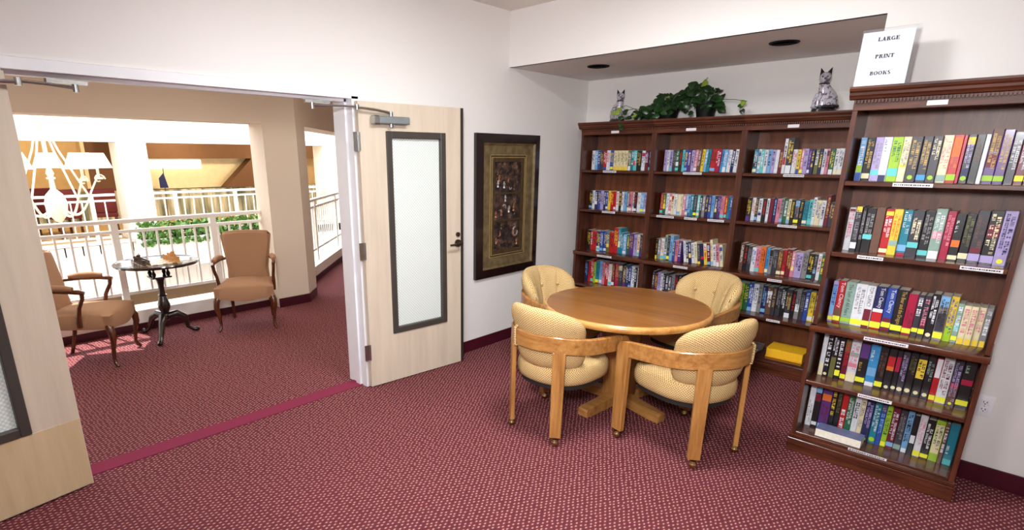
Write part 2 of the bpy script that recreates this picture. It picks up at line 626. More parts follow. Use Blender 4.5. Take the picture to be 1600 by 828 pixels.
for k, c in enumerate(DL):
    t_ = thing('recessed_downlight', ('black recessed downlight in the bulkhead above the smaller cat figurine', 'black recessed downlight in the bulkhead nearer the large print sign')[k], 'downlight', (c[0], c[1], ZB), 0, 'recessed downlights in the bulkhead')
    bm = B()
    n = 32
    prof = [(0.092, -0.001), (0.088, -0.007), (0.078, -0.007), (0.074, -0.001)]
    rings = [[bm.verts.new((r * cos(2 * pi * q / n), r * sin(2 * pi * q / n), z)) for q in range(n)] for r, z in prof]
    for i in range(3):
        for q in range(n):
            bm.faces.new((rings[i][q], rings[i][(q + 1) % n], rings[i + 1][(q + 1) % n], rings[i + 1][q]))
    mk('trim_ring', bm, 'can_black', t_)
    bm = B()
    prof = [(0.076, 0.0), (0.072, 0.05), (0.066, 0.12)]
    rings = [[bm.verts.new((r * cos(2 * pi * q / n), r * sin(2 * pi * q / n), z)) for q in range(n)] for r, z in prof]
    for i in range(2):
        for q in range(n):
            bm.faces.new((rings[i][q], rings[i][(q + 1) % n], rings[i + 1][(q + 1) % n], rings[i + 1][q]))
    bm.faces.new(rings[-1])
    mk('can', bm, 'can_black', t_)
    bm = B()
    sphere(bm, (0, 0, 0.085), 0.034, 14, 8, (1, 1, 0.8))
    mk('bulb', bm, 'black_plastic', t_)

def baseb(name, x0, x1, y0, y1, lab=None):
    struct(bxo(name, 'baseboard', None, x0, x1, y0, y1, 0.0, 0.105, 0.003), lab or 'dark maroon vinyl baseboard')
baseb('baseboard_left', 0.0, 0.012, OY1 + 0.075, 5.0)
baseb('baseboard_left_near', 0.0, 0.012, -3.2, OY0 - 0.075)
baseb('baseboard_right', 2.60, 6.2, 3.788, 3.80)
baseb('baseboard_back', 0.012, 2.60, 4.988, 5.0)
baseb('baseboard_alcove', 2.588, 2.60, 3.80, 4.988)

# unseen shells made up to house the added ceiling fill lights
for k, (x, y) in enumerate(((2.0, 0.5), (4.7, 1.2), (3.4, -1.6), (1.85, 2.3))):
    bm = B()
    lathe(bm, [(0.30, 0.0), (0.31, -0.02), (0.31, -0.05), (0.29, -0.06), (0.285, -0.055)], 32)
    tag(mk('ceiling_fill_shell', bm, 'white_enamel', loc=(x, y, CEIL)), ('added round white fill light shell on the ceiling nearest the doorway', 'added round white fill light shell on the ceiling nearest the large print bookcase', 'added round white fill light shell on the ceiling nearest the rear wall', 'added round white fill light shell on the ceiling above the round table')[k], 'ceiling lamp', 'added fill light shells of the reading room')

# ------------------------------------------------------------------ steel door frame
def frame_part(name, x0, x1, y0, y1, z0, z1):
    struct(bxo(name, 'white_enamel', None, x0, x1, y0, y1, z0, z1, 0.002), 'white steel door frame')
for nm, ya, s in (('trim_2', OY0, -1), ('trim_3', OY1, 1)):
    bm = B()
    poly = [(-0.215, 0.05), (-0.215, -0.0), (-0.105, 0.0), (-0.105, -0.016), (-0.050, -0.016), (-0.050, 0.0), (0.018, 0.0), (0.018, 0.05), (0.0, 0.055), (-0.2, 0.055)]
    prism(bm, [(a, ya + s * b) for a, b in poly], 0.0, OZ + 0.0)
    struct(mk(nm, bm, 'white_enamel', smooth=0), 'white steel door jamb')
bm = B()
poly = [(-0.215, 0.05), (-0.215, 0.0), (-0.105, 0.0), (-0.105, -0.016), (-0.050, -0.016), (-0.050, 0.0), (0.018, 0.0), (0.018, 0.05), (0.0, 0.055), (-0.2, 0.055)]
prism(bm, [(a, OZ - 0.015 + b) for a, b in poly], OY0 - 0.05, OY1 + 0.05, lambda a, b, h: (a, h, b))
struct(mk('trim_4', bm, 'white_enamel', smooth=0), 'white steel door frame head')

# ------------------------------------------------------------------ the two door leaves
def door_leaf(name, label, loc, rotz, s, kick):
    """leaf along local +X*s from the hinge; local +Y*? faces the room (-Y side is visible face)"""
    t_ = bpy.data.objects.new(name, None)
    COL.objects.link(t_)
    t_.location = loc
    t_.rotation_euler = (0, 0, rotz)
    struct(t_, label)
    W, H, T = 0.895, 2.045, 0.045
    z0 = 0.012
    g0, g1, gz0, gz1 = 0.205, 0.72, 0.395, 1.862     # outer edge of the glass frame
    X = lambda a: s * a
    def bb(nm, mat, a0, a1, y0, y1, c0, c1, bev=0.0, par=t_):
        return bxo(nm, mat, par, min(X(a0), X(a1)), max(X(a0), X(a1)), y0, y1, c0, c1, bev)
    bm = B()
    for (a0, a1, c0, c1) in ((0.0, g0 + 0.02, z0, H), (g1 - 0.02, W - 0.028, z0, H), (g0 + 0.02, g1 - 0.02, z0, gz0 + 0.02), (g0 + 0.02, g1 - 0.02, gz1 - 0.02, H)):
        box(bm, min(X(a0), X(a1)), max(X(a0), X(a1)), 0.0, T, c0, c1)
    mk('leaf', bm, 'maple', t_, smooth=0)
    bb('edge_strip', 'door_edge', W - 0.028, W, 0.0, T, z0, H)
    fw = 0.046
    fr = []
    for (a0, a1, c0, c1) in ((g0, g0 + fw, gz0, gz1), (g1 - fw, g1, gz0, gz1), (g0 + fw, g1 - fw, gz0, gz0 + fw), (g0 + fw, g1 - fw, gz1 - fw, gz1)):
        bb('glass_frame', 'dark_frame', a0, a1, -0.012, T + 0.012, c0, c1, 0.004)
    bb('pane', 'patterned_glass', g0 + fw - 0.004, g1 - fw + 0.004, T / 2 - 0.004, T / 2 + 0.004, gz0 + fw - 0.004, gz1 - fw + 0.004)
    if kick:
        bb('kick_plate', 'maple_tan', 0.004, W - 0.016, -0.0025, 0.0, z0 + 0.004, 0.392)
    # closer: body on the visible face (y = 0 side), arm to the frame head
    cb = bb('closer_body', 'aluminium', 0.095, 0.375, -0.055, 0.0, 1.905, 1.955, 0.006)
    bb('end_cap', 'steel', 0.088, 0.135, -0.057, -0.002, 1.902, 1.958, 0.006, cb)
    bm = B()
    cyl(bm, (X(0.235), -0.03, 1.955), (X(0.235), -0.03, 1.985), 0.014)
    cyl(bm, (X(0.235), -0.03, 1.885), (X(0.235), -0.03, 1.905), 0.014)
    mk('spindle', bm, 'steel', cb)
    bm = B()
    tube(bm, [(X(0.235), -0.03, 1.978), (X(0.10), -0.05, 1.992), (X(-0.03), -0.045, 2.000)], 0.0085, 8)
    cyl(bm, (X(-0.03), -0.045, 1.985), (X(-0.03), -0.045, 2.017), 0.014)
    tube(bm, [(X(-0.03), -0.045, 2.004), (X(-0.16), 0.00, 2.006), (X(-0.29), 0.06, 2.004)], 0.0075, 8)
    cyl(bm, (X(-0.29), 0.06, 1.985), (X(-0.29), 0.06, 2.02), 0.013)
    mk('closer_arm', bm, 'steel', t_)
    bm = B()
    box(bm, min(X(-0.34), X(-0.17)), max(X(-0.34), X(-0.17)), 0.045, 0.075, 2.020, 2.036)
    mk('arm_bracket', bm, 'steel', t_)
    for hz in (1.79, 1.05, 0.29):
        h_ = bb('hinge', 'steel', -0.003 if kick else -0.045, 0.006, T if kick else -0.004, T + 0.004 if kick else 0.0, hz - 0.06, hz + 0.06)
        bm = B()
        ky = T + 0.008 if kick else -0.008
        cyl(bm, (X(-0.006), ky, hz - 0.06), (X(-0.006), ky, hz + 0.06), 0.007, seg=10)
        mk('knuckle', bm, 'steel', h_)
    # lever set
    lv = B()
    cyl(lv, (X(0.835), 0.0, 1.03), (X(0.835), -0.012, 1.03), 0.030, seg=20)
    lo = mk('lever_rose', lv, 'bronze', t_)
    lv = B()
    tube(lv, [(X(0.835), -0.012, 1.03), (X(0.835), -0.055, 1.03), (X(0.81), -0.062, 1.03), (X(0.72), -0.060, 1.028)], [0.011, 0.011, 0.010, 0.008], 10)
    mk('lever_handle', lv, 'bronze', lo)
    lv = B()
    cyl(lv, (X(0.835), 0.0, 1.10), (X(0.835), -0.014, 1.10), 0.018, seg=16)
    mk('lock_cylinder', lv, 'bronze', t_)
    return t_

# right leaf: hinge at (0.03, 2.242), lies back against the wall; visible face is its local -Y side
ang = math.atan2(0.88, 0.085)
door_leaf('door_1', 'pale maple door leaf with tall patterned glass, folded back beside the framed picture', (0.066, 2.212, 0), ang, 1, False)
# left leaf: hinge at (0.02, 0.405), runs towards -Y, swung 10 degrees off the wall
a10 = RAD(10)
door_leaf('door_2', 'pale maple door leaf with tan kick plate and patterned glass at the near jamb', (0.068, 0.402, 0), math.atan2(cos(a10), -sin(a10)), -1, True)

# ------------------------------------------------------------------ hall shell
bm = B()
box(bm, -2.95, -2.62, -3.2, 2.82, 2.03, 2.62)                       # beam over the balcony opening
prism(bm, [(-2.62, 2.82), (-2.62, 3.21), (-2.86, 3.45), (-3.10, 3.21), (-2.95, 3.06), (-2.95, 2.82)], 0.0, 2.62)
dg = Vector((-0.7071, 0.7071))
nn = Vector((-0.7071, -0.7071))
p0 = Vector((-2.86, 3.45))
pe = p0 + dg * 3.6
box_poly = [p0, pe, pe + nn * 0.33, p0 + nn * 0.33]
prism(bm, [(p.x, p.y) for p in box_poly], 2.03, 2.62)
p1 = p0 + dg * 3.05
prism(bm, [(p.x, p.y) for p in (p1, p1 + dg * 0.8, p1 + dg * 0.8 + nn * 0.33, p1 + nn * 0.33)], 0, 2.03)
box(bm, -2.95, -2.62, -1.2, -0.75, 0.0, 2.03)
box(bm, -2.95, -2.62, -3.2, -1.2, 0.0, 2.03)
struct(mk('wall_arcade', bm, 'hall_paint', smooth=0), 'beige pier and beam framing the balcony openings')
bm = B()
prism(bm, [(-2.95, -3.2), (-0.2, -3.2), (-0.2, 8.2), (-7.9, 8.2), (-3.1, 3.21)], 2.62, 2.74)
struct(mk('ceiling_hall', bm, 'hall_paint', smooth=0), 'beige hall ceiling')
bm = B()
box(bm, -3.0, -0.2, -3.3, -3.2, 0, 2.7)
box(bm, -8.0, -0.2, 8.2, 8.3, 0, 2.7)
box(bm, -0.2, -0.1, 5.12, 8.3, 0, 2.7)
struct(mk('wall_hall_end', bm, 'hall_paint', smooth=0), 'beige end walls of the hall')

# low kerb walls below the railings
struct(bxo('trim_5', 'rail_paint', None, -3.06, -2.78, -0.75, 2.82, -0.3, 0.205, 0.004), 'white kerb below the balcony railing')
struct(bxo('baseboard_hall', 'baseboard', None, -2.78, -2.768, -0.75, 2.82, 0, 0.075), 'dark maroon baseboard along the kerb')
q0 = Vector((-3.02, 3.29)) + dg * (-0.02)
q1 = q0 + dg * 3.3
bm = B()
prism(bm, [(p.x, p.y) for p in (q0, q1, q1 + nn * 0.28, q0 + nn * 0.28)], -0.3, 0.205)
struct(mk('trim_6', bm, 'rail_paint', smooth=0), 'white kerb below the diagonal railing')
bm = B()
prism(bm, [(p.x, p.y) for p in (q0, q1, q1 - nn * 0.012, q0 - nn * 0.012)], 0, 0.075)
struct(mk('baseboard_diagonal', bm, 'baseboard', smooth=0))
bm = B()
poly = [(-2.62, 2.82), (-2.62, 3.21), (-2.86, 3.45), (-2.87, 3.46), (-2.608, 3.215), (-2.608, 2.82)]
prism(bm, poly, 0, 0.105)
struct(mk('baseboard_pier', bm, 'baseboard', smooth=0))

# ------------------------------------------------------------------ railings
def railing(name, label, a, b, ztop, zmid, zbot, pitch, posts, zfoot, sz=1.0):
    a, b = Vector(a), Vector(b)
    L = (b - a).length
    ang = math.atan2(b.y - a.y, b.x - a.x)
    t_ = thing(name, label, 'railing', (a.x, a.y, 0), ang)
    bxo('top_rail', 'rail_paint', t_, 0, L, -0.028 * sz, 0.028 * sz, ztop - 0.04 * sz, ztop, 0.006)
    bxo('mid_rail', 'rail_paint', t_, 0, L, -0.016 * sz, 0.016 * sz, zmid - 0.03 * sz, zmid)
    bxo('bottom_rail', 'rail_paint', t_, 0, L, -0.016 * sz, 0.016 * sz, zbot - 0.03 * sz, zbot)
    bm = B()
    box(bm, -0.009 * sz, 0.009 * sz, -0.009 * sz, 0.009 * sz, zbot, zmid - 0.03 * sz)
    proto = None
    n = int(L / pitch)
    for i in range(1, n):
        x = i * L / n
        if any(abs(x - p) < 0.05 for p in posts):
            continue
        if proto is None:
            proto = mk('baluster', bm, 'rail_paint', t_, smooth=0)
            proto.location = (x, 0, 0)
        else:
            o = proto.copy()
            COL.objects.link(o)
            o.location = (x, 0, 0)
            o.parent = t_
    for p in posts:
        bxo('post', 'rail_paint', t_, p - 0.03 * sz, p + 0.03 * sz, -0.03 * sz, 0.03 * sz, zfoot, ztop - 0.04 * sz)
    return t_
railing('balcony_railing', 'white balcony railing behind the chess table', (-2.89, -0.72), (-2.89, 2.82), 1.105, 1.0, 0.385, 0.118, [0.30, 1.16, 2.07, 3.0], 0.205)
ra = q0 + nn * 0.13 + dg * 0.12
rb = q0 + nn * 0.13 + dg * 3.05
railing('balcony_railing', 'white diagonal balcony railing past the beige pier', ra, rb, 1.105, 1.0, 0.385, 0.118, [0.04, 1.3, 2.6], 0.205)

# ------------------------------------------------------------------ far side of the atrium
FX = -10.0
struct(bxo('floor_far', 'far_tan', None, -14.2, FX, -4, 12, -0.25, 0.0), 'tan floor of the gallery across the atrium')
fas = bxo('wall_fascia', 'atrium_paint', None, FX - 0.05, FX, -4, 12, -1.12, 0.0)
struct(fas, 'white panelled gallery fascia across the atrium')
for i in range(26):
    y = -1.0 + i * 0.30
    bxo('panel', 'atrium_paint', fas, FX, FX + 0.02, y + 0.012, y + 0.288, -1.08, -0.06, 0.004)
bxo('ledge', 'atrium_paint', fas, FX, FX + 0.05, -4, 12, -0.05, 0.02)
struct(bxo('wall_far_beam', 'atrium_paint', None, FX - 0.3, FX, -4, 12, 1.97, 3.6), 'white sunlit beam across the atrium')
struct(bxo('ceiling_far', 'far_brown', None, -14.2, FX - 0.3, -4, 12, 2.45, 2.6), 'brown ceiling of the far gallery')
bw = bxo('wall_gallery', 'far_tan', None, -14.3, -14.2, -4, 12, -0.25, 2.6)
struct(bw, 'tan back wall of the far gallery')
struct(bxo('trim_7', 'far_brown', None, -14.2, -13.6, 4.2, 12, 1.64, 2.45), 'brown bulkhead of the far gallery')
struct(bxo('trim_8', 'far_cream', None, -14.2, -14.0, 4.2, 7.6, 0.82, 1.64), 'cream wall panel of the far gallery')
struct(bxo('window_1', 'bright_window', None, -14.0, -13.97, 4.9, 6.25, 1.36, 1.60), 'bright daylight window of the far gallery')
struct(bxo('window_2', 'bright_window', None, -14.0, -13.97, 8.4, 9.4, 1.36, 1.62), 'bright daylight window at the gallery end')
struct(bxo('trim_9', 'far_pattern', None, -14.2, -13.9, -2, 12, -0.0, 0.80), 'mottled grey green wainscot of the far gallery')
bm = B()
prism(bm, [(6.75, 0.82), (7.62, 1.64), (7.9, 1.64), (7.9, 0.82)], -14.0, -13.6, lambda a, b, h: (h, a, b))
struct(mk('trim_10', bm, 'far_brown', smooth=0), 'brown slanted stair soffit of the far gallery')
for i, (y0, y1, lab) in enumerate(((3.20, 3.74, 'square white column across the atrium beside the planter'), (7.95, 8.6, 'square white column across the atrium beyond the diagonal railing'))):
    c_ = thing('column', lab, 'column', (FX + 0.0, (y0 + y1) / 2, 0))
    hw = (y1 - y0) / 2
    bxo('shaft', 'atrium_paint', c_, -0.55, 0.06, -hw, hw, 0.12, 1.97, 0.01)
    bxo('plinth', 'atrium_paint', c_, -0.57, 0.09, -hw - 0.03, hw + 0.03, 0.0, 0.12, 0.01)
dr = thing('gallery_door', 'brown panelled door in the far gallery behind the chandelier', 'door', (-14.198, 3.75, 0))
bxo('leaf', 'far_brown', dr, 0, 0.05, -0.28, 0.28, 0, 2.05)
bxo('casing', 'far_cream', dr, 0, 0.07, 0.28, 0.36, 0, 2.1)
bxo('casing', 'far_cream', dr, 0, 0.07, -0.36, -0.28, 0, 2.1)
bn = thing('banner', 'dark blue hanging banner by the far gallery window', 'banner', (-13.6, 5.05, 0))
bm = B()
prism(bm, [(-0.09, 0.86), (0.12, 0.86), (0.04, 1.26), (-0.09, 1.12)], -0.01, 0.02, lambda a, b, h: (h, a, b))
mk('cloth', bm, 'far_blue', bn, smooth=0)
bm = B()
tube(bm, [(0, 0.0, 0.0), (0, 0.03, 0.8), (0, 0.05, 1.4)], 0.012, 6)
mk('pole', bm, 'far_brown', bn)
railing('gallery_railing', 'white gallery railing across the atrium in front of the red chairs', (FX + 0.0, -0.5), (FX + 0.0, 3.02), 0.96, 0.84, 0.10, 0.19, [0.9, 2.0, 3.1], 0.0, 1.2)
railing('gallery_railing', 'white gallery railing across the atrium above the leafy planter', (FX + 0.0, 3.75), (FX + 0.0, 7.92), 0.96, 0.84, 0.10, 0.19, [0.42, 1.75, 3.1], 0.0, 1.2)
# planter with trailing greenery
pl = thing('planter_box', 'white planter box hung on the far gallery edge', 'planter', (FX + 0.06, 4.75, 0))
bxo('trough', 'atrium_paint', pl, 0.0, 0.42, -1.5, 1.55, -0.62, 0.02, 0.01)
bxo('soil', 'soil', pl, 0.03, 0.39, -1.47, 1.52, 0.015, 0.03)
bm = B()
rr = random.Random(3)
for i in range(1500):
    c = Vector((FX + 0.12 + rr.random() * 0.46, 4.75 + rr.uniform(-1.5, 1.55), rr.uniform(-0.10, 0.36)))
    if c.z < 0.0:
        c.x = FX + 0.48 + rr.random() * 0.12
    a = Vector((rr.uniform(-1, 1), rr.uniform(-1, 1), rr.uniform(-1, 1))).normalized() * 0.055
    b_ = a.orthogonal().normalized() * 0.035
    bm.faces.new([bm.verts.new(c + q) for q in (-a, b_, a, -b_)])
fo = mk('planter_foliage', bm, 'leaf_far', smooth=0)
tag(fo, 'dense green foliage spilling over the far white planter', 'foliage')
fo['kind'] = 'stuff'

# red gallery chairs
def red_chair():
    t_ = thing('gallery_chair', 'red upholstered gallery chair standing farthest from the white far column', 'chair', (0, 0, 0), 0, 'red chairs on the far gallery')
    bxo('seat', 'far_red', t_, -0.25, 0.25, -0.25, 0.25, 0.40, 0.50, 0.03, 2)
    bxo('backrest', 'far_red', t_, -0.25, 0.25, -0.25, -0.17, 0.50, 1.02, 0.03, 2)
    for x in (-0.21, 0.21):
        for y in (-0.21, 0.21):
            bxo('leg', 'walnut', t_, x - 0.02, x + 0.02, y - 0.02, y + 0.02, 0, 0.40)
    return t_
rc = red_chair()
spots = [(-11.2, 1.55, 1.2), (-11.3, 2.3, 1.9), (-11.25, 3.05, 1.4), (-12.3, 2.15, 1.6)]
for i, (x, y, a) in enumerate(spots):
    if i == 0:
        rc.location = (x, y, 0)
        rc.rotation_euler = (0, 0, a)
    else:
        dup(rc, (x, y, 0), a, 'red upholstered gallery chair ' + ('between two others behind the far railing', 'next to the white far column', 'set back nearest the brown gallery door')[i - 1])
# lower storey
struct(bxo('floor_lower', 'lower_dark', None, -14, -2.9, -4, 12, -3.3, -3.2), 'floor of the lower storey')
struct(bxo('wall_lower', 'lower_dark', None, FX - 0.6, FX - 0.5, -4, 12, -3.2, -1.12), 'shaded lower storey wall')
struct(bxo('wall_atrium_near', 'atrium_paint', None, -3.02, -2.85, -4, 3.1, -3.2, -0.3), 'white wall below the near balcony')
struct(bxo('wall_atrium_end', 'atrium_paint', None, -14.2, -2.95, -4.1, -4.0, -3.3, 3.6), 'white end wall of the atrium')
struct(bxo('wall_atrium_side', 'atrium_paint', None, -14.2, -7.9, 12.0, 12.1, -3.3, 3.6), 'white end wall of the atrium')
struct(bxo('wall_atrium_upper', 'atrium_paint', None, -2.95, -2.75, -4.0, 3.0, 2.62, 3.6), 'white upper wall of the atrium')

# chandelier in the atrium
ch = thing('chandelier', 'large cream chandelier with white shades hanging in the atrium', 'chandelier', (-4.75, 1.22, 0))
bm = B()
lathe(bm, [(0.0, 0.93), (0.035, 0.95), (0.07, 1.0), (0.10, 1.07), (0.115, 1.16), (0.085, 1.26), (0.03, 1.32), (0.022, 1.45), (0.04, 1.5), (0.022, 1.56), (0.02, 2.2), (0.03, 2.22), (0.0, 2.24)], 18)
mk('stem', bm, 'chandelier_paint', ch)
for k in range(5):
    a = 2 * pi * k / 5 - 0.15 + pi / 5
    d = Vector((cos(a), sin(a), 0))
    bm = B()
    pts = []
    for q in range(13):
        s = q / 12
        r = 0.07 + 0.43 * s
        z = 1.08 - 0.10 * sin(pi * min(1, s * 1.3)) + 0.40 * s ** 2.2
        pts.append(d * r + Vector((0, 0, z)))
    tube(bm, pts, [0.016 - 0.006 * i / 12 for i in range(13)], 8)
    cur = [d * (0.50 + 0.07 * cos(t_ / 10 * 5.2) * (1 - t_ / 14)) + Vector((0, 0, 1.42 + 0.07 * sin(t_ / 10 * 5.2) * (1 - t_ / 14))) for t_ in range(11)]
    tube(bm, cur, 0.009, 6)
    ar = mk('arm', bm, 'chandelier_paint', ch)
    bm = B()
    c = d * 0.50
    cyl(bm, (c.x, c.y, 1.42), (c.x, c.y, 1.60), 0.016)
    lathe(bm, [(0.045, 1.42), (0.05, 1.44), (0.02, 1.45)], 12, (c.x, c.y, 0))
    mk('candle_sleeve', bm, 'chandelier_paint', ar)
    bm = B()
    n = 20
    rg = [[bm.verts.new((c.x + r * cos(2 * pi * q / n), c.y + r * sin(2 * pi * q / n), z)) for q in range(n)] for r, z in ((0.165, 1.555), (0.095, 1.73))]
    for q in range(n):
        bm.faces.new((rg[0][q], rg[0][(q + 1) % n], rg[1][(q + 1) % n], rg[1][q]))
    mk('shade', bm, 'lamp_shade', ar)
    bm = B()
    tube(bm, [(0, 0, 2.15), d * 0.13 + Vector((0, 0, 1.75)), d * 0.36 + Vector((0, 0, 1.22))], 0.011, 6)
    mk('stay_rod', bm, 'chandelier_paint', ch)
bm = B()
tube(bm, [(0, 0, 2.2), (0, 0, 3.6)], 0.008, 6)
mk('chain', bm, 'chandelier_paint', ch)
struct(bxo('trim_11', 'atrium_paint', None, FX - 0.3, -2.75, 1.17, 1.27, 3.6, 3.74), 'white roof tie beam carrying the chandelier')

struct(bxo('ceiling_sun_diffuser', 'sun_diffuser', None, -14.2, -2.75, 1.02, 12, 3.74, 3.75), 'added unseen translucent sheet diffusing the sun over the atrium')  # unseen sheet added to limit where direct sun enters the hall

# ================================================================== bookcases
SHELF = [0.120, 0.452, 0.785, 1.200, 1.575]          # top faces, bottom to top
BW_, BH, BD = 0.75, 2.03, 0.30

def bookcase(label, x, y, strips, heads, group=None, ends=(1, 1), dz=0.0):
    """x: left side, y: front plane of the lower section"""
    t_ = thing('bookcase', label, 'bookcase', (x, y, 0), 0, group)
    p = 0.022
    el, er = ends
    bm = B()
    # stepped side panel: deeper below the ledge
    prof = [(0.0, 0.0), (0.0, 0.785), (0.022, 0.785), (0.022, 1.93 + dz), (BD, 1.93 + dz), (BD, 0.0)]
    prism(bm, prof, 0.0, p, lambda a, b, h: (h, a, b))
    mk('side_panel', bm, 'mahogany', t_, smooth=0)
    bm = B()
    prism(bm, prof, BW_ - p, BW_, lambda a, b, h: (h, a, b))
    mk('side_panel', bm, 'mahogany', t_, smooth=0)
    bxo('back_panel', 'mahogany_back', t_, p, BW_ - p, BD - 0.012, BD - 0.002, 0.05, 1.93 + dz)
    for i, z in enumerate(SHELF):
        if i == 2:
            s = bxo('shelf', 'mahogany_h', t_, -0.006 * el, BW_ + 0.006 * er, -0.012, BD - 0.012, z - 0.036, z, 0.005, 2)
        elif i == 0:
            s = bxo('shelf', 'mahogany_h', t_, p, BW_ - p, 0.004, BD - 0.012, z - 0.025, z, 0.002)
        else:
            f = 0.004 if i < 2 else 0.026
            s = bxo('shelf', 'mahogany_h', t_, p, BW_ - p, f, BD - 0.012, z - 0.024, z, 0.003)
    bxo('plinth', 'mahogany_h', t_, -0.010 * el, BW_ + 0.010 * er, -0.020, 0.02, 0.0, 0.082, 0.003)
    bxo('plinth_cap', 'mahogany_h', t_, -0.006 * el, BW_ + 0.006 * er, -0.014, 0.014, 0.082, 0.104, 0.005, 2)
    bxo('header', 'mahogany_trim', t_, 0.0, BW_, 0.018, 0.05, 1.920 + dz, 1.962 + dz, 0.002)
    bxo('top_board', 'mahogany_trim', t_, 0.0, BW_, 0.02, BD, 1.93 + dz, 2.022 + dz)
    bm = B()
    prof = [(0.02, 1.972), (0.004, 1.975), (-0.002, 1.985), (-0.010, 1.992), (-0.012, 2.004), (-0.022, 2.012), (-0.026, 2.022), (-0.026, 2.032), (0.03, 2.032), (0.03, 1.972)]
    prism(bm, prof, -0.020 * el, BW_ + 0.020 * er, lambda a, b, h: (h, a, b + dz))
    mk('crown_molding', bm, 'mahogany_trim', t_, smooth=0)
    bm = B()
    n = 52
    for i in range(n):
        xx = 0.004 + (BW_ - 0.008) * i / n
        box(bm, xx, xx + 0.0085, 0.004, 0.018, 1.955 + dz, 1.969 + dz)
    d_ = mk('dentil_molding', bm, 'mahogany_trim', t_, smooth=0)
    d_['kind'] = 'stuff'
    for (a, b, z) in strips:
        si = min(range(5), key=lambda k: abs(SHELF[k] - 0.013 - z))
        f = {2: -0.012, 0: 0.004, 1: 0.004}.get(si, 0.026)
        if si == 0:
            f, zz = 0.004, 0.1125
        else:
            zz = SHELF[si] - (0.018 if si == 2 else 0.012)
        l_ = bxo('shelf_label', 'strip_label', t_, a, b, f - 0.002, f, zz - (0.0065 if si == 0 else 0.009), zz + (0.0065 if si == 0 else 0.009))
        bm = B()
        q = a + 0.006
        r_ = random.Random(int(a * 1e4))
        while q < b - 0.01:
            w_ = r_.uniform(0.003, 0.009)
            box(bm, q, q + w_, f - 0.0026, f - 0.002, zz - 0.003, zz + 0.003)
            q += w_ + r_.uniform(0.0015, 0.004)
        mk('label_print', bm, 'ink', l_, smooth=0)['kind'] = 'stuff'
    for (a, b) in heads:
        bxo('header_label', 'strip_label', t_, a, b, 0.0155, 0.018, 1.930 + dz, 1.952 + dz)
    return t_

ROWY, ROWX = 4.685, [0.15, 0.90, 1.65]
cA = bookcase('dark mahogany bookcase in the alcove nearest the framed picture', ROWX[0], ROWY,
              [(0.26, 0.40, 1.56), (0.28, 0.42, 1.19), (0.28, 0.44, 0.76)], [(0.323, 0.403)], 'matching alcove bookcases', (1, 0), -0.026)
cB = bookcase('dark mahogany bookcase in the middle of the alcove below the ivy', ROWX[1], ROWY,
              [(0.29, 0.45, 1.56), (0.09, 0.25, 1.19), (0.345, 0.455, 1.19), (0.545, 0.68, 1.19), (0.31, 0.44, 0.76)], [(0.28, 0.365)], 'matching alcove bookcases', (0, 0), -0.026)
cC = bookcase('dark mahogany alcove bookcase holding the yellow directory on its bottom shelf', ROWX[2], ROWY,
              [(0.32, 0.46, 1.56), (0.335, 0.47, 1.19), (0.335, 0.44, 0.76), (0.37, 0.47, 0.44)], [(0.30, 0.376)], 'matching alcove bookcases', (0, 1), -0.026)
RX, RY = 2.588, 3.475
cR = bookcase('dark mahogany large print bookcase standing beside the wall outlet', RX, RY,
              [(0.23, 0.388, 1.56), (0.145, 0.258, 1.19), (0.56, 0.712, 1.19), (0.254, 0.444, 0.76), (0.28, 0.432, 0.44), (0.29, 0.468, 0.10)], [(0.295, 0.372)])

# ================================================================== books
PAL = {'w': ('white', (224, 226, 232)), 'c': ('cream', (232, 220, 180)), 'k': ('black', (24, 22, 26)), 'n': ('navy', (28, 34, 84)), 'b': ('blue', (44, 76, 160)),
       'l': ('light-blue', (120, 174, 220)), 't': ('teal', (24, 128, 150)), 'g': ('green', (34, 100, 66)), 'y': ('yellow', (236, 204, 60)), 'o': ('orange', (220, 110, 40)),
       'r': ('red', (186, 30, 34)), 'm': ('maroon', (110, 22, 44)), 'p': ('purple', (88, 50, 120)), 'v': ('lavender', (176, 160, 210)), 'P': ('pink', (214, 130, 150)),
       'G': ('grey', (136, 134, 136)), 'B': ('brown', (104, 72, 58)), 'O': ('olive', (104, 104, 54)), 'L': ('lime', (158, 200, 40)), 'd': ('charcoal', (54, 52, 62)),
       'a': ('aqua', (96, 196, 196)), 'z': ('gold', (196, 160, 80)), 'R': ('crimson', (168, 18, 62)), 'e': ('sage', (140, 168, 156)), 's': ('sky', (60, 150, 210))}
def rgb(ch):
    return sr(*PAL[ch][1])
ORD = ('first second third fourth fifth sixth seventh eighth ninth tenth eleventh twelfth thirteenth fourteenth fifteenth sixteenth '
       'seventeenth eighteenth nineteenth twentieth twenty-first twenty-second twenty-third twenty-fourth twenty-fifth twenty-sixth twenty-seventh twenty-eighth twenty-ninth thirtieth').split()
SHW = ['bottom', 'fourth', 'third', 'second', 'top']
brand = random.Random(11)

